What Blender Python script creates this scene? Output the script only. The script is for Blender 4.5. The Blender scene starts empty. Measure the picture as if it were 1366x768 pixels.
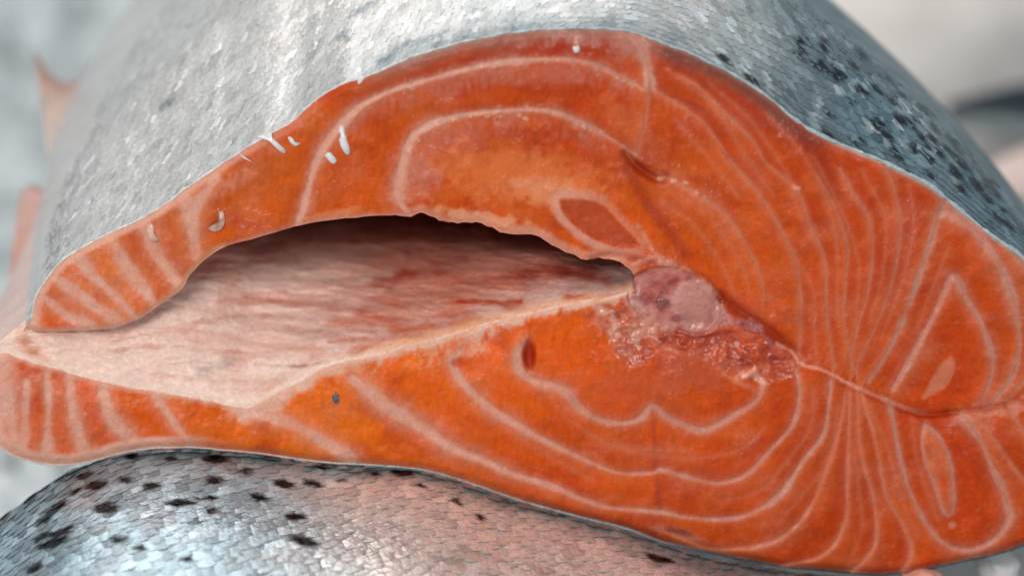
import bpy, math, random
import numpy as np
random.seed(4); rng = np.random.default_rng(4)
scene = bpy.context.scene
COL = scene.collection

# ------------------------------------------------------------------ camera, light, exposure
PW, PH = 1366.0, 768.0
LENS, SENSOR = 70.0, 36.0
FRAME_W = 0.20                                   # metres across the frame at the cut face
DIST = FRAME_W * LENS / SENSOR
PITCH = math.radians(10)
PX = FRAME_W / PW
cam_d = bpy.data.cameras.new('camera'); cam = bpy.data.objects.new('camera', cam_d); COL.objects.link(cam)
cam.location = (0, -DIST * math.cos(PITCH), DIST * math.sin(PITCH))
cam.rotation_euler = (math.pi / 2 - PITCH, 0, 0)
cam_d.lens = LENS; cam_d.sensor_width = SENSOR; cam_d.sensor_fit = 'HORIZONTAL'
cam_d.clip_start = 0.01; cam_d.clip_end = 50
cam_d.dof.use_dof = True; cam_d.dof.focus_distance = DIST; cam_d.dof.aperture_fstop = 5.0
scene.camera = cam

world = bpy.data.worlds.new('World'); scene.world = world; world.use_nodes = True
bg = world.node_tree.nodes['Background']; bg.inputs[0].default_value = (0.80, 0.94, 1.0, 1); bg.inputs[1].default_value = 0.45

def area(name, loc, target, size, size_y, power, color):
    d = bpy.data.lights.new(name, 'AREA'); d.shape = 'RECTANGLE'; d.size = size; d.size_y = size_y
    d.energy = power; d.color = color
    o = bpy.data.objects.new(name, d); COL.objects.link(o); o.location = loc
    v = np.array(target) - np.array(loc)
    from mathutils import Vector
    o.rotation_euler = Vector(v).to_track_quat('-Z', 'Y').to_euler()
    return o
area('overhead_lamp', (-0.35, 0.10, 1.15), (0, 0.02, 0), 1.3, 0.9, 6.0, (1.0, 0.985, 0.96))
area('stall_front_lamp', (-0.30, -1.35, 0.62), (0, 0, 0), 0.7, 0.5, 14.0, (1.0, 0.97, 0.94))
vs = scene.view_settings
vs.view_transform = 'Standard'; vs.look = 'None'; vs.exposure = 0.0; vs.gamma = 1.0; vs.use_curve_mapping = False

# ------------------------------------------------------------------ helpers
def lin(c):
    c = np.asarray(c, float) / 255.0
    return np.where(c <= 0.04045, c / 12.92, ((c + 0.055) / 1.055) ** 2.4)

CAM = np.array(cam.location); SP, CP = math.sin(PITCH), math.cos(PITCH)
def at(u, v, y):
    """point of the world seen at photo pixel (u, v) at depth y"""
    u, v, y = np.broadcast_arrays(np.asarray(u, float), np.asarray(v, float), np.asarray(y, float))
    a = (u - PW / 2) / PW * SENSOR / LENS; b = (PH / 2 - v) / PW * SENSOR / LENS
    rx, ry, rz = a, CP + b * SP, -SP + b * CP
    t = (y - CAM[1]) / ry
    return np.stack([CAM[0] + t * rx, y, CAM[2] + t * rz], -1)
def proj(P):
    q = np.asarray(P) - CAM
    f = q[..., 1] * CP - q[..., 2] * SP; up = q[..., 1] * SP + q[..., 2] * CP
    return q[..., 0] / f * LENS / SENSOR * PW + PW / 2, PH / 2 - up / f * LENS / SENSOR * PW

def smooth(x, a=0.0, b=1.0):
    t = np.clip((x - a) / (b - a), 0, 1); return t * t * (3 - 2 * t)
def vnoise(x, y, seed=0):
    x = np.asarray(x, float); y = np.asarray(y, float)
    xi = np.floor(x).astype(np.int64); yi = np.floor(y).astype(np.int64); fx = x - xi; fy = y - yi
    fx = fx * fx * (3 - 2 * fx); fy = fy * fy * (3 - 2 * fy)
    def h(i, j):
        n = (i * 374761393 + j * 668265263 + seed * 1274126177) & 0xFFFFFFFF
        n = ((n ^ (n >> 13)) * 1274126177) & 0xFFFFFFFF
        return ((n ^ (n >> 16)) & 0xFFFF) / 65535.0
    return (h(xi, yi) * (1 - fx) + h(xi + 1, yi) * fx) * (1 - fy) + (h(xi, yi + 1) * (1 - fx) + h(xi + 1, yi + 1) * fx) * fy
def fbm(x, y, seed=0, oct=4):
    s = 0; a = 0.5; n = 0
    for k in range(oct):
        s = s + a * vnoise(x * 2 ** k, y * 2 ** k, seed + 17 * k); n += a; a *= 0.5
    return s / n * 2 - 1

def box_blur(a, n): return np.convolve(np.pad(a, n, 'edge'), np.ones(2 * n + 1) / (2 * n + 1), 'valid')
def spline(pts, n_per=10, closed=False):
    """Catmull-Rom through points of any dimension"""
    p = np.asarray(pts, float); m = len(p)
    if m < 3: 
        t = np.linspace(0, 1, n_per + 1)[:, None]; return p[0] * (1 - t) + p[-1] * t
    if closed: q = np.vstack([p[-1], p, p[0], p[1]]); segs = m
    else: q = np.vstack([2 * p[0] - p[1], p, 2 * p[-1] - p[-2]]); segs = m - 1
    out = []
    for i in range(segs):
        a, b, c, d = q[i], q[i + 1], q[i + 2], q[i + 3]
        for t in np.arange(n_per) / n_per:
            out.append(0.5 * (2 * b + (c - a) * t + (2 * a - 5 * b + 4 * c - d) * t * t + (3 * b - a - 3 * c + d) * t ** 3))
    if not closed: out.append(p[-1])
    return np.array(out)
def resample(p, n):
    p = np.asarray(p, float); s = np.r_[0, np.cumsum(np.hypot(*np.diff(p[:, :2], axis=0).T))]
    t = np.linspace(0, s[-1], n)
    return np.stack([np.interp(t, s, p[:, k]) for k in range(p.shape[1])], 1)
def inside(poly, x, y):
    poly = np.asarray(poly); r = np.zeros(x.shape, bool); j = len(poly) - 1
    for i in range(len(poly)):
        xi, yi = poly[i][:2]; xj, yj = poly[j][:2]
        if yi != yj:
            r ^= ((yi > y) != (yj > y)) & (x < (xj - xi) * (y - yi) / (yj - yi) + xi)
        j = i
    return r
def dist_line(p, x, y, reach=40, closed=False, sign=False):
    """distance to a polyline, and value of its third column there; inf beyond reach"""
    p = np.asarray(p, float)
    if closed: p = np.vstack([p, p[:1]])
    D = np.full(x.shape, 1e6); W = np.zeros(x.shape); SG = np.zeros(x.size)
    has = p.shape[1] > 2
    X = x.ravel(); Y = y.ravel(); D = D.ravel(); W = W.ravel()
    sel = np.nonzero((X > p[:, 0].min() - reach) & (X < p[:, 0].max() + reach) & (Y > p[:, 1].min() - reach) & (Y < p[:, 1].max() + reach))[0]
    if len(sel) == 0: return (D.reshape(x.shape), W.reshape(x.shape), SG.reshape(x.shape)) if sign else (D.reshape(x.shape), W.reshape(x.shape))
    xs, ys = X[sel], Y[sel]; d = np.full(len(sel), 1e12); w = np.zeros(len(sel)); sgn_ = np.zeros(len(sel))
    for i in range(len(p) - 1):
        ax, ay = p[i, :2]; bx, by = p[i + 1, :2]; dx, dy = bx - ax, by - ay; L = dx * dx + dy * dy + 1e-9
        lo = (xs > min(ax, bx) - reach) & (xs < max(ax, bx) + reach) & (ys > min(ay, by) - reach) & (ys < max(ay, by) + reach)
        k = np.nonzero(lo)[0]
        t = np.clip(((xs[k] - ax) * dx + (ys[k] - ay) * dy) / L, 0, 1)
        q = (xs[k] - ax - t * dx) ** 2 + (ys[k] - ay - t * dy) ** 2
        better = q < d[k]; kk = k[better]
        d[kk] = q[better]; sgn_[kk] = np.sign((xs[kk] - ax) * dy - (ys[kk] - ay) * dx)
        if has: w[kk] = p[i, 2] + t[better] * (p[i + 1, 2] - p[i, 2])
    D[sel] = np.sqrt(d); W[sel] = w
    if sign: SG[sel] = sgn_; return D.reshape(x.shape), W.reshape(x.shape), SG.reshape(x.shape)
    return D.reshape(x.shape), W.reshape(x.shape)

def mesh_obj(name, V, F, material, parent=None, col=None, normals=None, smooth_shade=True):
    me = bpy.data.meshes.new(name)
    V = np.asarray(V, np.float32); 
    if isinstance(F, np.ndarray):
        n, k = F.shape
        me.vertices.add(len(V)); me.vertices.foreach_set('co', V.ravel())
        me.loops.add(n * k); me.loops.foreach_set('vertex_index', F.astype(np.int32).ravel())
        me.polygons.add(n); me.polygons.foreach_set('loop_start', np.arange(0, n * k, k, dtype=np.int32))
        me.update(calc_edges=True)
    else:
        me.from_pydata([tuple(map(float, p)) for p in V], [], F); me.update()
    me.polygons.foreach_set('use_smooth', np.full(len(me.polygons), smooth_shade))
    if col is not None:
        a = me.attributes.new('Col', 'FLOAT_COLOR', 'POINT')
        c = np.ones((len(V), 4), np.float32); c[:, :3] = col; a.data.foreach_set('color', c.ravel())
    if normals is not None:
        me.normals_split_custom_set_from_vertices([tuple(map(float, q)) for q in normals])
    me.materials.append(material)
    o = bpy.data.objects.new(name, me); COL.objects.link(o)
    if parent is not None: o.parent = parent
    return o
def thing(name, label, cat, group=None, loc=(0, 0, 0)):
    o = bpy.data.objects.new(name, None); o.empty_display_size = 0.01; COL.objects.link(o); o.location = loc
    o['label'] = label; o['category'] = cat
    if group: o['group'] = group
    return o
def grid_faces(nr, nc, wrap=False):
    i, j = np.meshgrid(np.arange(nr - 1), np.arange(nc if wrap else nc - 1), indexing='ij')
    j2 = (j + 1) % nc
    return np.stack([i * nc + j, i * nc + j2, (i + 1) * nc + j2, (i + 1) * nc + j], -1).reshape(-1, 4)
def vert_normals(V, F):
    a = V[F[:, 2]] - V[F[:, 0]]; b = V[F[:, 3]] - V[F[:, 1]]; n = np.cross(a, b)
    N = np.zeros_like(V)
    for k in range(4): np.add.at(N, F[:, k], n)
    return N / (np.linalg.norm(N, axis=1, keepdims=True) + 1e-20)

# ------------------------------------------------------------------ materials
def material(name, use_col=True, base=(0.5, 0.5, 0.5), rough=0.4, rough_var=0.1, spec=0.5, metallic=0.0, coat=0.0, coat_rough=0.1,
             grain=900, grain_amt=0.15, grain_scale=(1, 1, 1), bump=0.2, bump_scale=1500, bump_dist=0.0002, sss=0.0, trans=0.0, tint=None, ior=1.4, bump2=None):
    m = bpy.data.materials.new(name); m.use_nodes = True; nt = m.node_tree; N = nt.nodes; Lk = nt.links
    b = N['Principled BSDF']
    tc = N.new('ShaderNodeTexCoord'); mp = N.new('ShaderNodeMapping'); mp.inputs['Scale'].default_value = grain_scale
    Lk.new(tc.outputs['Object'], mp.inputs['Vector'])
    ns = N.new('ShaderNodeTexNoise'); ns.inputs['Scale'].default_value = grain; ns.inputs['Detail'].default_value = 4; ns.inputs['Roughness'].default_value = 0.65
    Lk.new(mp.outputs[0], ns.inputs['Vector'])
    mr = N.new('ShaderNodeMapRange'); mr.inputs[1].default_value = 0.28; mr.inputs[2].default_value = 0.72
    mr.inputs[3].default_value = 1 - grain_amt; mr.inputs[4].default_value = 1 + grain_amt
    Lk.new(ns.outputs['Fac'], mr.inputs[0])
    mix = N.new('ShaderNodeVectorMath'); mix.operation = 'SCALE'
    if use_col:
        at_ = N.new('ShaderNodeAttribute'); at_.attribute_name = 'Col'; Lk.new(at_.outputs['Color'], mix.inputs[0])
    else: mix.inputs[0].default_value = base
    Lk.new(mr.outputs[0], mix.inputs['Scale']); Lk.new(mix.outputs[0], b.inputs['Base Color'])
    n2 = N.new('ShaderNodeTexNoise'); n2.inputs['Scale'].default_value = bump_scale; n2.inputs['Detail'].default_value = 3
    Lk.new(tc.outputs['Object'], n2.inputs['Vector'])
    bp = N.new('ShaderNodeBump'); bp.inputs['Strength'].default_value = bump; bp.inputs['Distance'].default_value = bump_dist
    Lk.new(n2.outputs['Fac'], bp.inputs['Height']); Lk.new(bp.outputs[0], b.inputs['Normal'])
    n3 = N.new('ShaderNodeTexNoise'); n3.inputs['Scale'].default_value = 160; n3.inputs['Detail'].default_value = 3
    Lk.new(tc.outputs['Object'], n3.inputs['Vector'])
    r = N.new('ShaderNodeMapRange'); r.inputs[1].default_value = 0.3; r.inputs[2].default_value = 0.7
    r.inputs[3].default_value = max(0.03, rough - rough_var); r.inputs[4].default_value = rough + rough_var
    Lk.new(n3.outputs['Fac'], r.inputs[0]); Lk.new(r.outputs[0], b.inputs['Roughness'])
    b.inputs['Metallic'].default_value = metallic; b.inputs['Specular IOR Level'].default_value = spec; b.inputs['IOR'].default_value = ior
    b.inputs['Coat Weight'].default_value = coat; b.inputs['Coat Roughness'].default_value = coat_rough
    if coat: Lk.new(bp.outputs[0], b.inputs['Coat Normal'])
    b.inputs['Transmission Weight'].default_value = trans
    if sss:
        b.inputs['Subsurface Weight'].default_value = sss; b.inputs['Subsurface Radius'].default_value = (1, 0.35, 0.2); b.inputs['Subsurface Scale'].default_value = 0.0015
    return m
M_FLESH = material('raw_salmon_flesh', rough=0.36, rough_var=0.12, spec=0.2, coat=0.12, coat_rough=0.09, grain=1900, grain_amt=0.13, bump=0.5, bump_scale=1100, bump_dist=0.0003)
def add_glints(m, scale=110, lo=.52, hi=.68, weight=.65, bscale=900, bdist=.0006, rough=.07):
    nt = m.node_tree; N = nt.nodes; L = nt.links; b = N['Principled BSDF']
    tc = N.new('ShaderNodeTexCoord'); n = N.new('ShaderNodeTexNoise'); n.inputs['Scale'].default_value = scale; n.inputs['Detail'].default_value = 5; L.new(tc.outputs['Object'], n.inputs['Vector'])
    r = N.new('ShaderNodeMapRange'); r.inputs[1].default_value = lo; r.inputs[2].default_value = hi; r.inputs[3].default_value = .02; r.inputs[4].default_value = weight; L.new(n.outputs['Fac'], r.inputs[0]); L.new(r.outputs[0], b.inputs['Coat Weight'])
    n2 = N.new('ShaderNodeTexNoise'); n2.inputs['Scale'].default_value = bscale; n2.inputs['Detail'].default_value = 3; L.new(tc.outputs['Object'], n2.inputs['Vector'])
    bp = N.new('ShaderNodeBump'); bp.inputs['Strength'].default_value = 1; bp.inputs['Distance'].default_value = bdist; L.new(n2.outputs['Fac'], bp.inputs['Height']); L.new(bp.outputs[0], b.inputs['Coat Normal'])
    b.inputs['Coat Roughness'].default_value = rough
add_glints(M_FLESH)
M_TORN = material('wet_torn_flesh', rough=0.3, spec=0.4, coat=.6, grain=1900, grain_amt=0.12, bump=0.6, bump_scale=800, bump_dist=0.0004); add_glints(M_TORN, 160, .35, .55, .9, 480, .0009, .06)
M_LINING = material('belly_membrane', rough=0.34, spec=0.3, coat=0.12, grain=1500, grain_amt=0.12, bump=0.5, bump_scale=900, bump_dist=0.0004)
add_glints(M_LINING, 70, .52, .66, .38, 600, .0006, .12)
M_SKIN = material('silver_fish_skin', rough=0.38, rough_var=0.1, metallic=0.15, spec=0.4, coat=0.15, coat_rough=0.15, grain=1800, grain_amt=0.22, bump=0.5, bump_scale=1500, bump_dist=0.0003)
M_SCALE = material('silver_fish_scale', rough=0.30, rough_var=0.12, metallic=0.32, spec=0.5, coat=0.35, coat_rough=0.12, grain=1500, grain_amt=0.18, bump=0.4, bump_scale=1300, bump_dist=0.0002)
M_BIG = material('large_silver_scale', rough=0.30, rough_var=0.12, metallic=0.55, spec=0.5, coat=0.3, coat_rough=0.1, grain=1300, grain_amt=0.22, bump=0.5, bump_scale=1000, bump_dist=0.0003)
M_FAR = material('distant_fish_skin', rough=0.45, metallic=0.1, coat=0.15, grain=300, grain_amt=0.12, bump=0.2, bump_scale=500)
M_FIN = material('fin_membrane', rough=0.45, coat=0.1, grain=500, grain_amt=0.15, grain_scale=(1, 1, 0.3), bump=0.2, bump_scale=700)
M_ICE = material('crushed_ice', use_col=False, base=(0.62, 0.645, 0.655), rough=0.3, spec=0.5, coat=0.2, grain=60, grain_amt=0.12, bump=0.5, bump_scale=250, bump_dist=0.002, trans=0.0)
M_WET = material('ice_flake', use_col=False, base=(0.72, 0.70, 0.69), rough=0.2, coat=0.5, grain=900, grain_amt=0.1, bump=0.3, bump_scale=1200)
M_DROP = material('clear_droplet', use_col=False, base=(0.95, 0.9, 0.88), rough=0.05, rough_var=0.02, trans=0.9, grain_amt=0.0, bump=0.0)
M_FATTY = material('milky_drop', use_col=False, base=tuple(lin((222, 172, 156))), rough=0.12, coat=0.3, grain=900, grain_amt=0.15, bump=0.3, bump_scale=1200)
M_SPECK = material('dark_speck', use_col=False, base=(0.10, 0.11, 0.14), rough=0.4, grain_amt=0.3)
M_TRAY = material('steel_tray', use_col=False, base=(0.42, 0.44, 0.45), rough=0.35, metallic=0.3, grain=80, grain_amt=0.1, bump=0.1, bump_scale=300)

# ------------------------------------------------------------------ outlines traced on the cut face (photo pixels)
TOP = [(35,436),(42,425),(47,400),(58,379),(81,350),(105,333),(158,306),(200,285),(254,248),(316,206),(345,187),(387,165),(408,145),(436,124),(457,113),
       (486,104),(538,81),(595,63),(651,49),(732,39),(809,39),(844,44),(883,58),(921,72),(953,87),(998,112),(1030,135),(1062,161),(1097,183),(1139,200),(1188,221),
       (1238,246),(1259,262),(1290,288),(1325,316),(1366,345),(1420,395),(1462,460),(1485,520),(1490,545)]
BOT = [(1490,545),(1488,580),(1470,635),(1430,690),(1400,711),(1366,726),(1326,739),(1273,750),(1231,759),(1174,766),(1132,763),(1044,755),(1002,747),(960,739),
       (886,723),(862,714),(827,702),(774,689),(721,675),(679,662),(633,646),(581,630),(538,623),(482,619),(422,615),(352,605),(299,600),(253,596),(197,598),
       (158,605),(130,613),(98,619),(63,619),(28,611),(0,596),(-20,575),(-30,545)]
LOWLIP = [(-30,545),(-28,505),(0,469),(35,478),(88,493),(140,507),(211,520),(281,532),(330,541),(369,522),(404,505),(440,485),(510,470),(545,458),(591,448),
          (651,430),(721,413),(770,402),(820,394),(846,386)]
UPLIP = [(846,386),(845,366),(834,354),(813,346),(774,343),(742,330),(714,315),(679,313),(651,301),(630,295),(598,298),(581,290),(560,283),(548,288),(528,287),(486,289),(422,296),
         (387,304),(334,319),(299,330),(274,346),(253,367),(243,385),(214,406),(183,426),(148,438),(105,441),(53,442),(35,436)]
top_s, bot_s, low_s, up_s = spline(TOP, 6), spline(BOT, 6), spline(LOWLIP, 5), spline(UPLIP, 5)
k = up_s[:, 0] > 520                                    # ragged lip over the cavity
up_s[k, 1] += 3.2 * fbm(up_s[k, 0] / 9, up_s[k, 0] * 0, 3, 3)
up_s[~k, 1] += 1.0 * fbm(up_s[~k, 0] / 14, up_s[~k, 0] * 0, 3, 3)
top_s[8:-40, 1] += 1.6 * fbm(top_s[8:-40, 0] / 13, top_s[8:-40, 0] * 0, 5, 3)
POLY = np.vstack([top_s, bot_s[1:], low_s[1:], up_s[1:-1]])
OUTER = np.vstack([top_s, bot_s[1:]])
LIPS = np.vstack([low_s, up_s[1:]])
SEAM = spline([(1003,437),(1030,455),(1055,469),(1069,485),(1097,493),(1132,511),(1153,521),(1192,537),(1231,550),(1273,549),(1308,545),(1366,540),(1420,542),(1490,545)], 6)
SPINE = spline([(847,367),(879,355),(914,361),(944,379),(961,399),(971,416),(991,423),(1014,438),(1011,446),(988,438),(958,436),(941,446),(914,446),(885,438),(856,424),(838,402),(841,384)], 5, True)
OVAL = spline([(747,266),(777,265),(806,275),(829,300),(853,326),(838,331),(809,326),(777,310),(753,287)], 6, True)

# fat lines: (kind, points with width); kind b = broad pale belly band, t = thin line, m = medium
LINES = [
 ('b',[(60,398,7),(90,420,7),(122,434,7)]), ('b',[(75,372,8),(110,396,9),(160,430,8)]), ('b',[(100,342,9),(130,372,9),(180,422,8)]), ('b',[(146,312,9),(166,350,10),(206,404,8)]),
 ('b',[(190,288,9),(206,335,9),(236,376,8)]), ('b',[(243,255,7),(254,293,10),(262,340,9)]), ('b',[(290,236,6),(268,266,6),(256,290,8)]),
 ('m',[(395,303,7),(405,275,6),(418,228,6),(432,197,8),(457,165,8),(482,141,5),(528,119,5),(588,102,6),(651,86,5),(732,79,4),(784,84,5),(827,102,4),(858,119,5)]),
 ('m',[(545,286,9),(531,258,13),(535,228,9),(546,190,7),(571,168,7),(609,155,6),(658,149,5),(714,146,5),(750,153,5),(792,172,5),(827,193,4),(849,207,4)]),
 ('m',[(838,46,11),(855,62,12),(864,90,9),(868,118,7)]), ('t',[(867,116,3),(861,160,2),(850,205,3)]),
 ('t',[(870,118,3),(928,155,2.5),(953,183,2.5),(972,213,3)]), ('t',[(905,100,2),(932,116,2.5),(967,151,2.5),(1002,186,3),(1023,218,2),(1062,253,3),(1083,306,3.2),(1100,348,3),(1102,405,2.8),(1106,447,2.6),(1113,493,2.4)]),
 ('t',[(880,232,3),(921,254,4),(963,282,4.5),(991,320,4),(1012,362,4),(1020,400,2.5)]),
 ('t',[(972,213,2.4),(1009,254,3.2),(1034,292,3),(1058,341,3.4),(1067,384,3.4),(1067,433,4),(1067,476,4)]),
 ('t',[(1090,236,1.5),(1114,278,2.2),(1130,327,2.4),(1128,384,2),(1125,426,2),(1137,493,2)]), ('t',[(1120,225,2),(1138,258,3),(1158,289,3.5),(1164,338,3),(1157,391,2.2),(1143,440,2.2),(1132,475,2)]),
 ('t',[(1180,222,3),(1192,250,3),(1201,300,4),(1192,366,3.4),(1174,422,3),(1146,479,3),(1141,498,2.5)]),
 ('m',[(1259,268,7),(1250,292,6),(1231,355,5.5),(1209,415,5),(1185,468,4.6),(1157,509,4)]),
 ('m',[(1192,518,5),(1231,450,6),(1255,401,6),(1267,374,8),(1275,370,9),(1290,398,7),(1311,436,7),(1323,475,7),(1322,503,6),(1311,533,5)]),
 ('m',[(1255,285,8),(1270,287,13),(1290,299,13),(1318,330,11),(1342,372,10),(1357,426,8),(1359,465,6),(1348,505,5),(1318,542,5)]),
 ('t',[(1385,440,4),(1380,490,4),(1366,507,4),(1342,537,3)]), ('m',[(1345,330,5),(1400,400,7),(1430,470,8),(1425,520,6)]),
 # below the seam
 ('m',[(700,457,4),(690,470,7),(692,492,8),(712,508,9),(749,518,10),(771,541,7),(799,560,6),(834,564,6),(857,556,6),(870,541,4),(893,559,5),(932,573,7),(956,567,7),(988,548,9),(1009,534,7),(1017,518,4)]),
 ('m',[(612,468,12),(604,482,9),(616,508,9),(651,542,9),(693,569,8),(739,593,6),(792,618,5.5),(827,630,5),(869,630,4),(883,626,4),(911,634,4),(953,644,4.4),(981,639,4.4),(1002,628,4.8),(1027,601,5),(1058,565,4),(1067,526,3.6),(1063,494,3.4)]),
 ('m',[(470,505,7),(493,523,11),(528,547,12),(563,570,12),(602,596,11),(651,616,8),(686,632,6),(739,649,5),(774,664,4),(813,676,4),(880,682,4),(914,689,3.6),(953,692,4.4),(984,690,4.4),(1009,681,4.8),(1041,660,4.8),(1069,618,4),(1097,582,3.6),(1104,554,3.2),(1109,508,3)]),
 ('t',[(905,716,4),(949,731,4),(998,730,4),(1037,720,4),(1065,698,4),(1086,667,4),(1097,639,3.6),(1115,589,3),(1130,518,2.4)]),
 ('t',[(1050,752,4),(1090,744,4),(1115,723,4),(1129,688,3.6),(1130,656,3),(1132,586,2.4),(1133,522,2.4)]),
 ('t',[(1138,760,7),(1150,750,5),(1167,727,4.6),(1169,698,4),(1164,660,3.4),(1148,603,2.4),(1143,524,2.2)]),
 ('t',[(1205,758,5),(1213,748,4),(1215,727,4),(1206,702,3.6),(1181,656,3.4),(1167,586,3.4),(1148,522,2.6)]),
 ('m',[(1187,538,3.6),(1199,603,4),(1213,653,4),(1238,702,5),(1266,728,7),(1297,733,8),(1329,717,9),(1346,690,9),(1337,653,8),(1322,621,7),(1308,586,6),(1284,555,6)]),
 ('t',[(1300,556,3),(1318,575,3),(1350,621,4),(1375,650,4),(1410,690,4)]), ('t',[(1345,548,4),(1385,600,5),(1430,640,5)]),
 ('m',[(1234,567,4),(1252,582,4),(1266,611,4),(1271,646,4),(1270,681,4),(1259,682,4),(1248,649,4),(1234,614,3.6),(1230,585,3),(1234,567,4)]),
 # lower belly flap
 ('b',[(8,515,10),(12,545,9),(20,590,9)]), ('b',[(36,510,8),(34,550,9),(32,598,9)]), ('b',[(63,498,7),(64,550,7),(63,606,8)]), ('b',[(92,503,8),(98,550,9),(112,606,9)]),
 ('b',[(137,518,9),(151,561,10),(183,598,9)]), ('b',[(208,528,7),(231,561,8),(256,594,7)]),
 ('f',[(890,92,2),(950,140,2.5),(990,200,2.5),(1032,262,2)]), ('f',[(945,110,2),(1000,160,2.5),(1045,225,2.5),(1068,290,2)]), ('f',[(1020,150,2),(1070,205,2),(1100,262,2.5),(1116,330,2),(1116,420,2)]),
 ('f',[(1085,210,2),(1122,280,2),(1145,350,2),(1142,420,2),(1138,480,2)]), ('f',[(1150,228,2),(1180,290,2.5),(1178,360,2),(1160,430,2)]), ('f',[(1212,245,2.5),(1218,300,2.5),(1205,370,2.5),(1176,450,2)]),
 ('f',[(1040,310,2),(1082,380,2.5),(1086,440,2),(1088,482,2)]), ('f',[(955,300,3),(985,345,3),(1000,390,2)]), ('f',[(900,160,2),(940,205,2),(985,262,2.5)]),
 ('f',[(1085,520,2),(1080,570,2.5),(1045,620,2.5),(1010,655,3),(960,668,3)]), ('f',[(1118,540,2),(1106,610,2.5),(1078,650,2.5),(1040,695,3)]), ('f',[(1140,540,2),(1142,620,2.5),(1150,700,2.5),(1135,742,3)]),
 ('f',[(1160,540,2),(1185,600,2.5),(1200,660,2.5),(1225,715,3)]), ('f',[(820,595,3),(870,606,3),(930,610,3),(985,600,3),(1020,570,2.5)]), ('f',[(1265,330,3),(1245,380,2.5),(1222,440,2.5)]), ('f',[(1215,560,3),(1225,620,3),(1250,690,3)]),
 ('f',[(880,265,3),(925,300,3),(955,340,3),(980,390,2)]), ('f',[(560,560,4),(610,590,4),(680,622,4)]), ('f',[(660,560,3),(720,600,3),(790,640,3)]), ('f',[(760,560,3),(810,590,3),(868,598,3),(920,600,3)]),
 ('b',[(316,547,7),(380,562,7),(422,582,8),(470,612,8)]),
]

# ------------------------------------------------------------------ the cut face as one sheet, then split into its pieces
STEP = 1.9
gu = np.arange(-44, 1500, STEP); gv = np.arange(26, 780, STEP)
U, V = np.meshgrid(gu, gv)
IN = inside(POLY, U, V)
# snap the rim of the sheet onto the outline
pd = np.pad(IN, 1); near = (pd[:-2, 1:-1] | pd[2:, 1:-1] | pd[1:-1, :-2] | pd[1:-1, 2:] | pd[:-2, :-2] | pd[2:, 2:] | pd[:-2, 2:] | pd[2:, :-2])
rim = near & ~IN
pr = np.vstack([POLY, POLY[:1]]); ri = np.argwhere(rim); pts = np.stack([U[rim], V[rim]], 1)
best = np.full(len(pts), 1e9); bp_ = pts.copy()
for i in range(len(pr) - 1):
    a, b = pr[i], pr[i + 1]; d = b - a; L = d @ d + 1e-9
    t = np.clip(((pts - a) @ d) / L, 0, 1)[:, None]; q = a + t * d; dd = ((pts - q) ** 2).sum(1); k = dd < best
    best[k] = dd[k]; bp_[k] = q[k]
U[rim] = bp_[:, 0]; V[rim] = bp_[:, 1]
USE = IN | rim
de, _ = dist_line(OUTER, U, V, 45); dl, _ = dist_line(LIPS, U, V, 45); dseam, _ = dist_line(SEAM, U, V, 40)
de = np.minimum(de, 45); dl = np.minimum(dl, 45); dseam = np.minimum(dseam, 40)
f1 = fbm(U / 70, V / 70, 1); f2 = fbm(U / 16, V / 16, 2); f3 = fbm(U / 5, V / 5, 3, 3); fib = fbm(U / 3, V / 9, 4, 3)
warp = 3.0 * fbm(U / 22, V / 22, 8, 3); warp1 = 1.1 * fbm(U / 6, V / 6, 9, 2)

zones = [((200,330),(200,86,42)),((300,250),(186,74,34)),((600,110),(172,56,22)),((650,210),(192,76,36)),((900,150),(172,56,24)),((760,110),(168,50,20)),((870,255),(192,74,32)),((600,250),(190,76,34)),
 ((950,330),(194,72,26)),((1150,380),(172,56,18)),((1020,260),(178,60,24)),((1280,450),(180,60,16)),((1400,450),(176,62,26)),((100,550),(196,72,26)),((300,570),(198,82,36)),((420,530),(214,94,24)),((600,540),(206,84,30)),
 ((760,480),(208,80,28)),((900,510),(184,66,34)),((700,640),(182,64,30)),((950,600),(186,66,30)),((1100,700),(170,56,22)),((1250,640),(182,58,14)),((1400,650),(174,56,22)),((1100,560),(176,60,22))]
C = np.zeros(U.shape + (3,)); Wt = np.zeros(U.shape)
for (cx, cy), c in zones:
    w = np.exp(-((U - cx) ** 2 + (V - cy) ** 2) / (2 * 75.0 ** 2)) + 1e-9
    C += w[..., None] * lin(c); Wt += w
C /= Wt[..., None]
C *= (1 + 0.10 * f1 + 0.09 * f2 + 0.07 * f3 + 0.06 * fib)[..., None]
C[..., 1] *= 1.15 * (1 + 0.22 * fbm(U / 40, V / 40, 21)); C[..., 2] *= 0.20; C[..., 0] *= 1.11
# muscle fibres: fine streaks running roughly across the fat lines
fa = np.arctan2(V - 420, U - 1140); fr = np.hypot(U - 1140, V - 420)
fibre = np.where(U > 980, fbm(fa * 60, fr / 26, 22, 3), fbm(U / 3.2 + V / 26, V / 15 - U / 60, 23, 3))
mo = fbm(U / 30 + 9, V / 24, 25, 5); C *= (1 + .11 * mo)[..., None]
dull = smooth(fbm(U / 34, V / 26 + 5, 26, 5) * 1.6 - .05, 0, .9); C = C * (1 - .26 * dull[..., None]) + lin((216, 108, 62)) * .24 * dull[..., None]
rich = smooth(fbm(U / 44 + 7, V / 30, 27, 4) * 1.6 - .1, 0, .8); C = C * (1 - .46 * rich[..., None]) + lin((164, 40, 5)) * .46 * rich[..., None]
C *= (1 + 0.13 * fibre)[..., None]; gl = smooth(fbm(U / 9, V / 7, 24, 4) * 1.5 - .45, 0, .6); C = C * (1 - .22 * gl[..., None]) + lin((206, 120, 92)) * .22 * gl[..., None]
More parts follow.
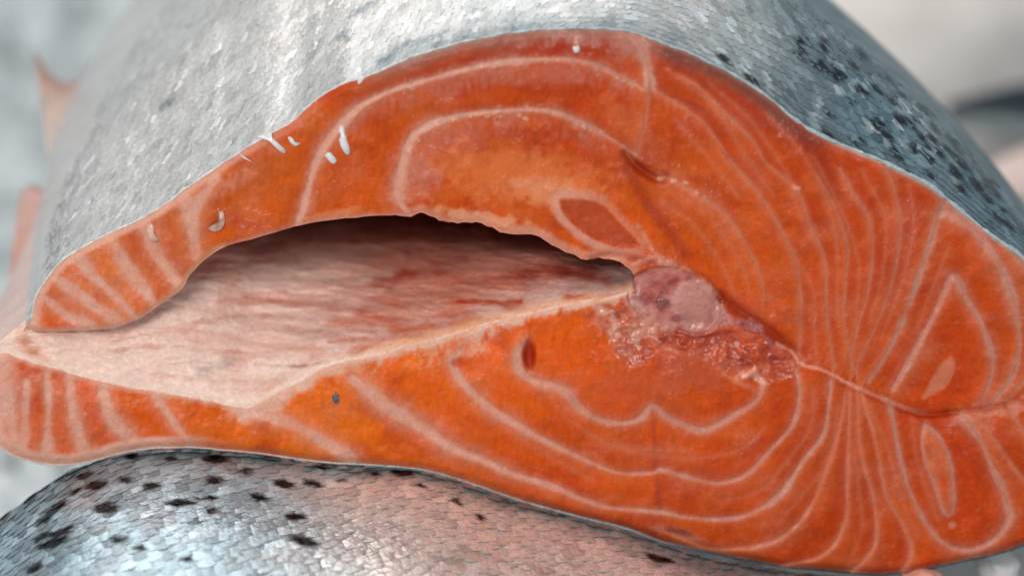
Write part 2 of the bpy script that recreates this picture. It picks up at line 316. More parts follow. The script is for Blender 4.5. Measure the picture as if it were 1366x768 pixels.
def blend(mask, c):
    global C
    m = np.clip(mask, 0, 1)[..., None]; C = C * (1 - m) + lin(c) * m
depth = np.zeros(U.shape)                                # pixels, + is away from the camera
# soft paler / greasier patches
def blob(cx, cy, rx, ry, ang, c, a, rough=0.5, seed=0):
    ca, sa = math.cos(math.radians(ang)), math.sin(math.radians(ang))
    x = (U - cx) * ca + (V - cy) * sa; y = -(U - cx) * sa + (V - cy) * ca
    r = np.sqrt((x / rx) ** 2 + (y / ry) ** 2) + rough * fbm(U / 11, V / 11, 40 + seed, 4)
    blend(a * smooth(1.1 - r, 0, 0.7), c)
blob(700,100,170,16,-3,(176,90,68),0.45,.6,1); blob(760,92,60,22,0,(190,84,60),0.5,.6,2); blob(600,190,70,26,-12,(190,96,72),0.35,.6,3)
blob(690,232,140,46,6,(226,122,66),0.55,.5,4); blob(740,258,70,26,10,(222,140,100),0.6,.5,5); blob(840,165,60,22,35,(200,100,60),0.45,.6,6)
blob(920,262,60,22,25,(206,102,66),0.5,.7,7); blob(1000,230,50,20,40,(196,86,58),0.45,.8,8); blob(980,300,60,30,35,(210,98,50),0.35,.6,9)
blob(865,200,40,28,20,(190,90,58),.35,.7,10); blob(925,490,70,40,10,(182,78,54),.5,.6,11); blob(840,520,60,40,0,(190,78,48),.4,.6,12)
blob(480,148,60,22,-25,(176,78,52),.4,.7,13); blob(560,235,40,32,30,(205,116,92),.45,.8,14); blob(640,290,70,10,8,(226,160,120),.6,.6,15)
blob(960,640,80,26,0,(196,84,58),.35,.6,16); blob(1120,600,60,60,0,(182,64,26),.3,.5,17); blob(1240,470,22,12,-30,(200,90,60),.3,.5,18)
blob(1340,545,60,14,-6,(214,134,112),.7,.6,19); blob(1300,560,30,14,20,(210,122,100),.5,.7,20); blob(430,290,60,8,-12,(222,140,98),.5,.5,21)
# dark red creases
for pts_, w, c, dep in [([(1000,118),(1030,150),(1069,180),(1097,222),(1110,262)],13,(140,30,8),2.5), ([(836,205),(850,222),(872,236),(885,238)],9,(140,28,8),13),
      ([(960,395),(985,414),(1010,430),(1040,452),(1062,470)],10,(138,28,10),8), ([(965,402),(950,380),(925,362),(900,352)],4,(150,50,24),3), ([(790,345),(815,340),(845,345),(870,352)],6,(160,44,20),5),
      ([(838,225),(850,250),(870,280),(900,320),(915,340)],9,(158,48,12),1.5), ([(868,120),(905,133),(940,148)],3,(150,60,40),1), ([(1153,524),(1192,541),(1231,553),(1262,551)],5,(158,46,14),6),
      ([(1262,551),(1300,546),(1340,540)],4,(170,66,40),5), ([(905,440),(935,450),(962,446)],5,(140,28,12),4), ([(870,545),(874,600),(878,660),(882,690)],4,(164,54,26),.4)]:
    d, _ = dist_line(spline(pts_, 8), U, V, 45); m = np.exp(-((d + warp * 0.5) / w) ** 2)
    blend(0.75 * m, c); depth += dep * np.exp(-(d / (w * 0.7)) ** 2)
# outer margins
tu = smooth(U, 455, 540) * (1 - smooth(U, 1000, 1090)) * (V < 300)
blend(tu * 0.8 * np.exp(-((de - 6 + warp) / 13) ** 2), (150, 96, 80)); blend(tu * .8 * smooth(8 - de + warp, 0, 8), (150,128,118))
tr = smooth(U, 850, 900) * (1 - smooth(U, 1080, 1130)) * (V < 300); blend(tr * .7 * np.exp(-((de - 9 + warp) / 8) ** 2), (112, 52, 40))
blend(0.55 * tu * np.exp(-((de - 28 + warp) / 10) ** 2), (160, 40, 12))
lf = (1 - smooth(U, 230, 470)) * (V < 450); blend(lf * 0.9 * smooth(13 - de + warp * .6, 0, 8), (216, 160, 138))
lfb = (1 - smooth(U, 180, 330)) * (V > 450); blend(lfb * 0.95 * smooth(19 - de + warp * .6, 0, 9), (220, 166, 146))
br = (U > 700) * (V > 500); blend(br * 0.75 * smooth(13 - de + warp, 0, 12), (142, 58, 40)); blend(br * .5 * smooth(5 - de, 0, 4), (120, 100, 96))
rt = smooth(U, 1060, 1150) * (V < 500); blend(rt * 0.7 * smooth(14 - de + warp, 0, 10), (178, 92, 70)); blend(rt * 0.8 * smooth(6 - de, 0, 4), (190, 158, 146))
mid = (1 - smooth(U, 640, 800)) * (U > 250) * (V > 560); blend(mid * .55 * smooth(11 - de + warp, 0, 8), (196, 116, 88))
blend(.75 * (1 - smooth(U + warp * 2, 2, 34)) * (V > 450), (222, 170, 152)); blend(.7 * (1 - smooth(U + warp * 2, 44, 66)) * (V < 450), (218, 160, 138))
blob(905,712,44,9,14,(178,110,92),.75,.6,24); blob(905,708,22,6,14,(110,48,36),.8,.4,25)
blob(848,60,26,22,35,(168,128,116),.6,.8,26); blob(905,80,40,12,22,(120,62,52),.65,.6,27)
# lips of the cavity
lipw = np.interp(U, [0, 300, 340, 420, 500, 640, 800, 860], [9, 9, 26, 17, 15, 15, 17, 8])
lowside = (V > np.interp(U, low_s[:, 0], low_s[:, 1]) - 4) & (V > 380)
tong = fbm(U / 9, V / 16, 62, 4)
blend(lowside * 0.92 * smooth(lipw * (1 + .5 * f1 + .5 * f2 + .9 * tong * smooth(U, 430, 560)) - dl + warp, -3, 11), (218, 166, 142)); blend(lowside * .7 * smooth(5 - dl + warp1, 0, 4), (228, 194, 178))
blend((~lowside) * (U < 300) * 0.85 * smooth(9 - dl + warp * .6, 0, 6), (206, 142, 116))
blend((~lowside) * (U >= 280) * np.interp(U, [280, 480, 560, 780, 850], [.75, .85, .85, .8, .5]) * smooth(np.interp(U, [280, 500, 560, 640, 700, 800], [5, 6, 10, 8, 13, 11]) - dl + warp, -4, 9), (218, 148, 122))
# wedge tip left of the orange block
# rib muscle oval, its pale sheath
do, _ = dist_line(OVAL, U, V, 45, True); io = inside(OVAL, U, V)
sheath = (~io) * np.clip(0.6 + 0.5 * (810 - U) / 60 + 0.3 * (V - 290) / 40, 0.25, 1.0) * smooth(15 - do + warp, 0, 9)
blend(sheath * .8, (212, 146, 126))
blend(np.where(io, smooth(do + warp1, -2, 6), smooth(-do, -3, 2) * .3), (172, 66, 32)); C[io] *= (1 + .12 * f2[io])[:, None]; depth += io * 2.2 * smooth(do, 0, 6) + .6 * fbm(U / 9, V / 9, 36) * io; C[io] *= (1 + .16 * mo[io] + .10 * fibre[io])[:, None]; blend(io * .35 * smooth(fbm(U / 12, V / 9, 37, 4) * 1.5, 0, .7), (190, 92, 56))
# greasy bleeding along the inner side of the big arcs, streaked along the fibres
def bleed(pts_, w, c, a, sd):
    d, _ = dist_line(spline(pts_, 8), U, V, 45)
    blend(a * np.exp(-(d / w) ** 2) * smooth(.45 + .9 * fbm(U / 4.5, V / 13, sd, 3) + .7 * fbm(U / 26, V / 18, sd + 1, 3)), c)
bleed([(470,166),(500,146),(545,130),(600,118),(660,104),(735,98),(790,102),(840,120)], 13, (184,98,80), .75, 700)
bleed([(548,250),(558,205),(580,184),(612,172),(660,165),(715,164),(760,174),(800,194)], 15, (186,96,76), .7, 702)
bleed([(560,225),(580,245),(570,265)], 16, (190,108,90), .6, 704); bleed([(720,88),(770,90),(815,80),(840,70)], 12, (196,104,84), .65, 706)
bleed([(700,60),(760,52),(830,58)], 8, (186,128,114), .7, 708); bleed([(884,140),(930,170),(960,205)], 10, (196,96,66), .55, 710)
bleed([(925,270),(968,300),(996,340)], 11, (206,100,60), .5, 712); bleed([(1012,270),(1040,310),(1056,350)], 9, (196,86,56), .5, 714)
bleed([(480,530),(540,565),(620,612),(700,645)], 12, (200,96,62), .5, 716); bleed([(625,530),(700,580),(790,625)], 11, (202,92,58), .5, 718)
bleed([(400,160),(360,200),(330,225),(290,250)], 14, (196,104,80), .55, 720); bleed([(240,275),(300,250),(330,228)], 10, (206,132,108), .6, 722)
bleed([(165,330),(200,308),(240,285)], 9, (200,124,100), .6, 724)
bleed([(560,480),(600,470),(640,462)], 10, (226,166,130), .7, 726); bleed([(700,450),(690,480),(700,500)], 10, (220,140,104), .6, 728); bleed([(790,400),(800,440),(830,470)], 12, (216,140,108), .55, 730)
# fat lines
lid = np.zeros(U.shape, int); lbest = np.zeros(U.shape)
KC = {'b': (214, 158, 138), 'm': (194, 134, 116), 't': (202, 122, 94), 'f': (204, 108, 74)}
KA = {'b': 0.95, 'm': 0.90, 't': 0.74, 'f': 0.36}
for n, (kd, pts_) in enumerate(LINES, 1):
    d, w, sg = dist_line(spline(pts_, 7), U, V, 30, False, True); h = np.maximum(w, 0.5) * {'b': .88, 'm': .62, 't': .60, 'f': .6}[kd] * (1 + .38 * fbm(U / 18, V / 18, 50 + n, 2) + .55 * fbm(U / 55, V / 55, 40 + n, 2))
    wob = (warp * (0.75 if kd not in 'tf' else 0.4) + warp1 * .9)
    dd = np.abs(d + wob * np.clip(h / 5, 0.25, 1.0))
    crisp = np.exp(-np.clip(dd / (h * .95 + 0.45), 0, 9) ** 4.0); soft_ = np.exp(-np.clip(dd / (h * 1.7 + 1.0), 0, 9) ** 2.0)
    ragged = smooth(.5 + .9 * fbm(U / 5, V / 7, 55 + n, 3) + .5 * fibre)
    m = (np.maximum(.64 * crisp + .30 * soft_, .60 * soft_ * ragged)) * (d < 29)
    halo = np.exp(-(dd / (h * 2.3 + 3)) ** 2) * (d < 29)
    if kd in 'mt':                                          # flakes: one side of a seam is richer and lies a little lower than the other
        lenf = smooth(w, 0.5, 2.5) * smooth(29 - d, 0, 8)
        blend(.42 * np.exp(-d / 10) * (sg > 0) * lenf * (.7 + .5 * fbm(U / 20, V / 20, 45 + n, 2)), (150, 36, 4)); blend(.34 * np.exp(-d / 12) * (sg < 0) * lenf * (.7 + .6 * fbm(U / 24, V / 24, 46 + n, 2)), (226, 120, 66))
        depth += 1.9 * np.tanh(d / 2.5) * sg * np.exp(-d / 11) * lenf
    blend(0.24 * halo, (196, 104, 74) if kd != 'b' else (206, 120, 84)); blend(m * KA[kd] * np.clip(0.86 + .30 * fbm(U / 13, V / 13, 60 + n, 3) + .16 * fibre, 0, 1.05), KC[kd])
    if kd == 'm': blend(m * .6 * (1 - smooth(U, 600, 860)), (222, 164, 142))
    depth += (-0.9 if 0 else -0.0) * m + {'b': .8, 'm': 1.3, 't': .9, 'f': .5}[kd] * crisp * (d < 29)
    core = crisp * (dd < h * 1.05 + .45) * (d < 29); k = (core > np.maximum(lbest, 0.35)) & (kd != 'f'); lid[k] = n; lbest[k] = core[k]
tongue = spline([(1269,474),(1275,488),(1268,508),(1254,523),(1230,532),(1238,515),(1250,492),(1263,478)], 4, True)
it = inside(tongue, U, V); dt, _ = dist_line(tongue, U, V, 20, True); blend(np.where(it, smooth(dt + 3 + warp, 0, 8), smooth(2 - dt + warp, 0, 8)) * .75, (200, 118, 88))
lens = spline([(1236,572),(1252,585),(1264,612),(1268,646),(1267,678),(1257,676),(1246,645),(1236,612)], 4, True)
il = inside(lens, U, V); blend(il * .45 * smooth(fbm(U/14, V/20, 71)+.6), (204, 116, 84))
blob(1270,700,7,6,0,(206,124,96),.8,.2,30)
blob(868,108,9,20,-8,(214,158,138),.75,.5,31); blob(532,252,16,28,8,(208,134,112),.55,.8,32)
spk = smooth(fbm(U / 4, V / 4, 66, 2) - .28, 0, .3) * smooth(fbm(U / 22, V / 16, 67, 3) + .15, 0, .4) * (U > 470) * (U < 870) * (V < 215); arcm = np.zeros(U.shape)
for pts_ in ([(470,158),(528,124),(588,104),(651,90),(732,84),(784,90),(840,110)], [(545,200),(571,172),(609,158),(658,152),(714,150),(750,156),(800,182)], [(700,60),(770,62),(840,72)], [(540,260),(552,235),(560,215)]):
    d, _ = dist_line(spline(pts_, 6), U, V, 30); arcm = np.maximum(arcm, np.exp(-(d / 9) ** 2))
blend(spk * arcm * .8, (216, 166, 148)); depth -= 1.6 * spk * arcm  # pale specks along the arcs: wet highlights put into colour and relief
blend(.5 * arcm * smooth(fbm(U / 9, V / 12, 68, 4) * 1.5 - .1, 0, .6), (176, 116, 104))
# median seam beyond the backbone
ds, _ = dist_line(SEAM[:60], U, V, 40); m = np.exp(-(np.abs(ds + warp1) / (2.4 + 1.4 * fbm(U / 14, V / 14, 99, 2))) ** 2.4) * (U > 1035) * (1 - smooth(U, 1180, 1260)); blend(m * .9, (222, 142, 118))
seam_id = (m > 0.45)
depth += 5 * np.exp(-(dseam / 10) ** 2) * smooth(U, 1150, 1240) + .4 * m
# torn bloody flesh beside the backbone
TORN = [(795,408),(830,398),(852,418),(885,436),(915,448),(945,448),(962,440),(990,442),(1012,450),(1040,462),(1062,480),(1060,500),(1020,512),(985,500),(950,486),(915,470),(880,462),(862,482),(840,490),(815,470)]
itorn = inside(TORN, U, V); dtorn, _ = dist_line(TORN, U, V, 40, True); dtorn = np.minimum(dtorn, 40)
tm = np.where(itorn, smooth(dtorn + 6, 0, 14), smooth(6 - dtorn, 0, 14)) ; tn = fbm(U / 16, V / 12, 80, 5); tn2 = fbm(U / 10, V / 7, 81, 4)
blend(tm * 0.75 * smooth(.55 + tn), (160, 46, 20)); blend(tm * .6 * smooth(tn2 * 1.5 - .2, 0, .6), (196, 100, 76)); blend(tm * .8 * smooth(-tn2 * 1.6 - .35, 0, .5), (124, 22, 8))
torn_left = smooth(880 - U, 0, 30); blend(tm * torn_left * .7 * smooth(tn * 1.4, 0, .6), (214, 150, 122))
depth += tm * (3.5 * tn2 + 6 * tn + 0.8 * fbm(U / 4.5, V / 4.5, 82, 2) + 3)
for cx, cy in [(898,241),(915,244),(880,238),(930,258),(767,63),(769,58),(1062,251),(700,158),(660,90)]:  # pale dots on small bumps: sparkle put into the flesh colour
    blob(cx, cy, 5, 3, 10, (226,170,140), .6, .8, cx); depth -= 2.0 * np.exp(-((U - cx) ** 2 + (V - cy) ** 2) / 9)
# backbone
isp = inside(SPINE, U, V); dsp, _ = dist_line(SPINE, U, V, 40, True)
sgn = np.where(isp, dsp, -dsp) + 1.8 * warp + 6 * fbm(U / 8, V / 8, 93, 3); sm_ = smooth(sgn, -3, 5); sn = fbm(U / 14, V / 12, 90, 4)
blend(sm_ * .95, (176, 88, 78)); blend(sm_ * .7 * smooth(sn * 1.5, 0, .7), (196, 128, 118)); blend(sm_ * .75 * smooth(-sn * 1.6 - .15, 0, .5), (128, 44, 40))
vd = 6 * fbm(U / 16, V / 16, 98, 3) + np.hypot((U - 931) / 1.0, (V - 407) / 1.15); blend(isp * smooth(32 - vd, 0, 20) * .6, (198, 134, 118)); vd = vd + 5 * fbm(U / 12, V / 12, 97, 3); blend(sm_ * .38 * np.exp(-((vd - 28) / 6) ** 2), (212, 160, 148)); blend(sm_ * .3 * np.exp(-((vd - 18) / 5) ** 2), (166, 106, 98)); depth += -2 * np.exp(-((vd - 28) / 4) ** 2) * isp + 3 * np.exp(-(vd / 9) ** 2)
blob(886,402,12,8,20,(98,52,50),.7,.6,33); blob(902,424,9,7,0,(128,34,34),.7,.5,34); blob(872,378,14,7,10,(140,46,44),.5,.6,35); blob(855,400,10,14,0,(150,74,76),.5,.6,36)
depth += isp * (4 - 5 * smooth(30 - vd, 0, 24) + 2.5 * sn) 
for pts_, w, c, a in [([(846,352),(862,346),(884,350),(910,358)],5,(214,150,130),.8), ([(838,405),(850,418),(872,430),(890,440)],5,(216,150,128),.8), ([(832,372),(848,384),(846,402),(858,414)],6,(204,160,150),.7),
      ([(850,300),(868,328),(880,350)],4,(212,136,108),.7), ([(872,335),(900,352),(930,366),(955,392)],4,(210,122,92),.7), ([(800,412),(816,425),(822,450)],6,(222,166,142),.7), ([(822,440),(850,436),(872,444)],7,(220,160,138),.75), ([(842,425),(862,440),(880,458),(905,470)],4,(206,120,96),.7),
      ([(1000,430),(1018,446),(1030,458)],4,(150,84,86),.8), ([(985,505),(1005,498),(1017,512)],5,(226,160,130),.8), ([(960,495),(985,510),(1010,520)],4,(214,132,100),.6)]:
    d, _ = dist_line(spline(pts_, 6), U, V, 30); mm = np.exp(-((d + warp * .8 + warp1) / w) ** 2) * smooth(.7 + fbm(U / 7, V / 7, 95, 3)); blend(a * mm, c); depth -= 1.5 * mm
# pits
pit = np.exp(-(((U - 706) / 8) ** 2 + ((V - 474) / 19) ** 2) ** 2); blend(pit * .9, (150, 22, 6)); depth += 12 * pit
pit = np.exp(-(((U - 612) / 10) ** 2 + ((V - 484) / 6) ** 2) ** 2); blend(pit * .7, (196, 62, 14)); depth += 4 * pit
# relief of the whole face
nearlip = np.minimum(de, 45)
depth += 6 * (1 - smooth(de, 0, 14)) ** 1.8 + 4 * (1 - smooth(dl, 0, 9)) ** 1.6
depth += 6 * f1 + 1.7 * f2 + 0.35 * f3
depth += -0.10 * (384 - V)                                 # face leans a little towards being square to the lens
depth += -10 * smooth(V - np.interp(U, SEAM[:, 0], SEAM[:, 1]), -40, 40) * smooth(U, 930, 1060) - 8 * smooth(V, 425, 520) * (1 - smooth(U, 900, 1010)) * smooth(dl, 0, 40)
P = at(U, V, depth * PX)
C = np.clip(C, 0.003, 0.95)

nr, nc = U.shape
idx = np.arange(nr * nc).reshape(nr, nc)
quad = np.stack([idx[:-1, :-1], idx[:-1, 1:], idx[1:, 1:], idx[1:, :-1]], -1)[..., ::-1]
qok = USE[:-1, :-1] & USE[:-1, 1:] & USE[1:, 1:] & USE[1:, :-1] & (IN[:-1, :-1] | IN[:-1, 1:] | IN[1:, 1:] | IN[1:, :-1])
def qv(a): return a[:-1, :-1]
qlab = np.where(qv(U) * 0 > -1, 0, 0)
mu, mv = qv(U), qv(V)
seam_v = np.interp(mu, np.r_[846, 930, SEAM[:, 0]], np.r_[395, 410, SEAM[:, 1]])
lower = np.where(mu > 846, mv > seam_v, mv > np.interp(mu, [0, 300, 846], [462, 440, 392]))
qlab = np.where(lower, 2, 1)
ql = qv(lid); qlab = np.where(ql > 0, 100 + ql, qlab)
qlab = np.where(qv(seam_id), 3, qlab); qlab = np.where(qv(isp), 4, qlab); qlab = np.where(qv(io), 5, qlab); qlab = np.where(qv(itorn) & ~qv(isp) & (mv > 405), 6, qlab)
qlab = np.where(qok, qlab, 0)
# connected blocks of muscle
comp = np.zeros(qlab.shape, int); sizes = {}; cn = 0; kindof = {}
QL = qlab.tolist(); R, K = qlab.shape; CM = [[0] * K for _ in range(R)]
for i in range(R):
    for j in range(K):
        if QL[i][j] and not CM[i][j]:
            cn += 1; l = QL[i][j]; st = [(i, j)]; CM[i][j] = cn; n = 0
            while st:
                a, b = st.pop(); n += 1
                for c, d in ((a + 1, b), (a - 1, b), (a, b + 1), (a, b - 1)):
                    if 0 <= c < R and 0 <= d < K and QL[c][d] == l and not CM[c][d]:
                        CM[c][d] = cn; st.append((c, d))
            sizes[cn] = n; kindof[cn] = l
comp = np.array(CM)
# crumbs join the neighbouring block
for _ in range(14):
    small = np.isin(comp, [c for c, n in sizes.items() if n < (120 if kindof[c] < 3 else 60)])
    if not small.any(): break
    for sh, ax in ((1, 0), (-1, 0), (1, 1), (-1, 1)):
        o = np.roll(comp, sh, ax); ok = small & (o > 0) & ~np.isin(o, [c for c, n in sizes.items() if n < (120 if kindof[c] < 3 else 60)])
        comp[ok] = o[ok]; small &= ~ok
    changed = True
Pf = P.reshape(-1, 3); Cf = C.reshape(-1, 3)
allF = quad[qok]; NRM = vert_normals(Pf, allF)

salmon = thing('salmon', 'large cut salmon on top of the pile, its orange cross-section and open belly facing out', 'fish')
def piece(name, compid, parent):
    F = quad[comp == compid].reshape(-1, 4)
    if len(F) == 0: return None
    u_, inv = np.unique(F, return_inverse=True)
    return mesh_obj(name, Pf[u_], inv.reshape(-1, 4), M_TORN if name.split('_')[0] in ('backbone', 'torn', 'bone') else M_FLESH, parent, Cf[u_], NRM[u_])
by = {}
for c in np.unique(comp):
    if c: by.setdefault(kindof[c], []).append((int((comp == c).sum()), c))
parents = {}
for l, nm, lb in ((1, 'upper_fillet', None), (2, 'lower_fillet', None)):
    lst = sorted(by.pop(l), reverse=True)
    parents[l] = piece(nm, lst[0][1], salmon)
    for n, c in lst[1:]: piece('muscle_segment', c, parents[l])
for l, nm in ((3, 'median_septum'), (4, 'backbone'), (5, 'rib_muscle'), (6, 'torn_flesh')):
    for n, c in sorted(by.pop(l, []), reverse=True)[:1]: o_main = piece(nm, c, salmon)
    # leftovers of the same kind
    rest = [c for c in np.unique(comp) if c and kindof[c] == l]
    rest = sorted(rest, key=lambda c: -(comp == c).sum())[1:]
    for c in rest: piece({3: 'septum_strand', 4: 'bone_fragment', 5: 'muscle_fragment', 6: 'torn_shred'}[l], c, o_main)
for l in sorted(by):
    for n, c in by[l]:
        rr = np.argwhere(comp == c); s = lower[rr[:, 0], rr[:, 1]].mean() > 0.5
        piece('fat_line', c, parents[2 if s else 1])

# ------------------------------------------------------------------ lining of the belly cavity
upx = up_s[::-1]
lu = np.arange(-26, 862, 2.0)
lowv = np.interp(lu, low_s[:, 0], low_s[:, 1]); 
ux = np.r_[30, upx[2:, 0]]; uv_ = np.r_[442, upx[2:, 1]]
o_ = np.argsort(ux); upv = np.interp(lu, ux[o_], uv_[o_])
upv = box_blur(upv, 3); upv = np.where(lu < 35, np.interp(lu, [-26, 0, 30, 35], [495, 455, 430, 426]), upv - np.interp(lu, [35, 60, 250, 500, 800, 862], [2, 16, 34, 60, 30, 12]))
NT = 190; tt = np.linspace(0, 1, NT)[:, None]
LU = np.broadcast_to(lu, (NT, len(lu))); LV = (lowv + 5) * (1 - tt) + upv * tt
h = np.maximum((lowv + 5) - LV, 0)
prof = np.interp(lu, [-26, 150, 235, 330, 450, 700, 862], [0.10, 0.10, 0.14, 0.30, 0.75, 0.95, 0.8]); prof = box_blur(box_blur(prof, 22), 22)
wr = fbm(LU / 120, LV / 16, 101, 4) + .5 * fbm((LU + LV) / 60, (LV - .25 * LU) / 9, 102, 3)
def sample(A, u, v):
    i = np.clip(np.round((np.asarray(v) - gv[0]) / STEP).astype(int), 0, nr - 1); j = np.clip(np.round((np.asarray(u) - gu[0]) / STEP).astype(int), 0, nc - 1)
    return A[i, j]
lipd = box_blur(sample(depth, lu, lowv + 5), 6)
LD = lipd + 1.5 + h * prof * smooth(h, -6, 30) + 0.0042 * h ** 2 * prof + smooth(h, 8, 60) * np.interp(LU, [0, 150, 420, 862], [3, 3, 6, 10]) * wr + 1.3 * fbm(LU / 14, LV / 7, 103, 3) * smooth(h, 5, 30) + 4 * smooth(h, 8, 40) * np.abs(fbm(LU / 140, LV / 22 + LU / 200, 105, 3))
lipvis = np.interp(lu, ux[o_], uv_[o_]); LD = LD + np.interp(LU, [235, 290, 420, 780, 862], [0, 60, 115, 60, 0]) * smooth(lipvis + 44 + 10 * fbm(LU / 50, LV / 30, 104, 3) - LV, 0, 90) ** 1.5
LP = at(LU, LV, LD * PX)
C2 = np.zeros(LU.shape + (3,)) + lin((236, 198, 182)); 
def b2(m, c):
    global C2
    m = np.clip(m, 0, 1)[..., None]; C2 = C2 * (1 - m) + lin(c) * m
n1 = fbm(LU / 80 + LV / 90, LV / 30 - LU / 300, 110, 4); n2 = fbm(LU / 32 + LV / 60, LV / 17 - LU / 160, 111, 4); n3 = fbm(LU / 8, LV / 5, 112, 3)
lf_ = np.interp(LU, [0, 200, 480, 862], [.35, .45, 1, 1]); b2(.55 * lf_ * smooth(n1 * 1.5, 0, .8), (216, 146, 122)); b2(.5 * lf_ * smooth(n2 * 1.5 - .1, 0, .7), (206, 130, 108)); b2(.4 * smooth(-n2 * 1.5, 0, .8) * (1.15 - .75 * smooth(LU, 400, 560)), (226, 190, 176))
b2(.85 * smooth(LU, 380, 560) * smooth(h, 8, 60), (196, 120, 98)); b2(.7 * smooth(LU, 430, 640) * smooth(h, 60, 130), (140, 78, 66)); b2(.75 * smooth(upv + 95 - LV + 14 * n1, 0, 70) * smooth(LU, 240, 420), (112, 66, 66))  # browner with depth; shade under the cavity roof put into the lining colour
b2(.4 * smooth(LU, 480, 620) * smooth(n2 + .1), (196, 108, 78))
def streak(pts_, w, c, a, sd):
    d, ww = dist_line(spline(pts_, 8), LU, LV, 40); b2(a * np.exp(-((d + 4 * fbm(LU / 15, LV / 10, sd, 3)) / w) ** 2) * (.7 + .6 * fbm(LU / 22, LV / 12, sd + 1, 3)), c)
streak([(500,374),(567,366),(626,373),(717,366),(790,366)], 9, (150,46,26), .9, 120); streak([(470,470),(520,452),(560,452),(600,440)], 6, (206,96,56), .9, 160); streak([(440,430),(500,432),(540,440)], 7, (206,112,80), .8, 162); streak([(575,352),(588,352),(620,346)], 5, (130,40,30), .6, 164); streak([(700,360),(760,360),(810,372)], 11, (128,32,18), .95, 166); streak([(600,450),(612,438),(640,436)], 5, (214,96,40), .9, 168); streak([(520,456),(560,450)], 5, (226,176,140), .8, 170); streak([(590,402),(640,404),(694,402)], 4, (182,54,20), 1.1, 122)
streak([(757,396),(790,398),(828,396)], 6, (176,46,18), 1.1, 124); streak([(600,432),(650,428),(700,426),(760,414)], 5, (198,78,36), 1.0, 126)
streak([(299,400),(380,402),(467,418),(560,440)], 8, (196,112,92), .8, 128); streak([(330,352),(390,350),(444,374),(520,364)], 7, (196,168,150), .7, 130)
streak([(480,420),(560,426),(640,415),(700,410)], 6, (190,84,54), .8, 156); streak([(520,440),(580,436),(640,424)], 4, (196,92,60), .8, 158); streak([(500,400),(560,412),(620,416)], 6, (200,104,72), .7, 132); streak([(440,455),(500,450),(560,446)], 4, (190,96,74), .7, 134)
streak([(340,486),(400,488),(449,480),(480,468)], 2.0, (140,92,80), .8, 136); streak([(268,495),(290,490),(310,482)], 7, (140,124,118), .7, 138)
streak([(330,436),(400,440),(470,452)], 5, (186,100,80), .6, 140); streak([(700,385),(760,384),(830,380)], 7, (170,112,106), .7, 142)
streak([(540,318),(545,350),(520,385)], 5, (150,60,48), .35, 144); streak([(620,330),(700,335),(770,352)], 8, (160,120,108), .6, 146)
streak([(800,350),(820,362),(836,388)], 9, (128,112,108), .85, 148); streak([(832,355),(846,368),(842,384),(830,398)], 4, (206,176,166), .8, 150)
streak([(120,470),(220,462),(330,470),(420,462)], 3, (200,132,112), .6, 172); streak([(200,500),(300,508),(380,506)], 3, (206,146,128), .5, 174); streak([(260,430),(340,420),(420,430),(500,444)], 4, (190,116,96), .6, 176); streak([(150,455),(230,440),(300,446)], 3, (206,140,120), .5, 178); streak([(30,452),(38,462),(50,480)], 12, (190,104,66), .8, 152); streak([(60,447),(150,444),(210,420)], 5, (190,112,92), .6, 154)
b2(.75 * smooth(14 - h + 5 * n2, 0, 9) * (1 - smooth(LU, 420, 560)), (236, 202, 184)); b2(.75 * smooth(20 - h + 9 * n2, 0, 14) * smooth(LU, 420, 560), (222, 158, 118))
C2 *= (1 + .10 * n3 + .06 * n2)[..., None]
lin_n = grid_faces(NT, len(lu))
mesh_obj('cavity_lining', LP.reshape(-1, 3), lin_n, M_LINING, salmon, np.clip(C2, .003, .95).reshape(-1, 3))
# roof of the cavity: from the upper lip back to the far edge of the lining
k = lu > 36
uplip_v = np.interp(lu[k], ux[o_], uv_[o_])
back_v, back_d = LV[-1, k], LD[-1, k]
s = np.linspace(0, 1, 24)[:, None]
RV = uplip_v * (1 - s) + (back_v - 1) * s - 10 * np.sin(math.pi * s); RD = (box_blur(sample(depth, lu[k], uplip_v - 4), 3) + 3) * (1 - s) + (back_d + 2) * s
RU = np.broadcast_to(lu[k], RV.shape)
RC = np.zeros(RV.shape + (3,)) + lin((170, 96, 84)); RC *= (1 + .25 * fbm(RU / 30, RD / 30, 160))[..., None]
mesh_obj('cavity_roof', at(RU, RV, RD * PX).reshape(-1, 3), grid_faces(24, int(k.sum())), M_LINING, salmon, RC.reshape(-1, 3))

# ------------------------------------------------------------------ skin of the top fish: the outline lofted back along the body
ND = 74; dep = 0.0002 + 0.2166 * np.linspace(0, 1, ND) ** 1.5
def key(table):
    t = spline([(a, b[0], b[1]) for a, b in table], 8); return np.stack([np.interp(dep, t[:, 0], t[:, 1]), np.interp(dep, t[:, 0], t[:, 2])], 1)
Lk_ = key([(0,(35,436)),(.01,(38,400)),(.025,(44,345)),(.05,(56,265)),(.075,(72,195)),(.10,(105,130)),(.125,(165,68)),(.15,(250,8)),(.18,(370,-70)),(.22,(540,-140))])
Rk_ = key([(0,(1490,545)),(.012,(1500,508)),(.03,(1462,440)),(.05,(1408,370)),(.08,(1315,280)),(.11,(1215,180)),(.15,(1080,50)),(.22,(880,-150))])
LLk = key([(0,(-30,545)),(.012,(-36,480)),(.03,(-14,424)),(.048,(14,372)),(.062,(45,310)),(.075,(66,230)),(.10,(103,140)),(.125,(164,74)),(.15,(250,12)),(.18,(370,-66)),(.22,(540,-130))])
NU, NL = 520, 280
upA = resample(top_s, NU); loA = resample(bot_s, NL)
def local(A, p, q):
    ch = q - p; L = np.hypot(*ch); e = ch / L; n = np.array([e[1], -e[0]])
    r = A - p; return (r @ e) / L, (r @ n) / L
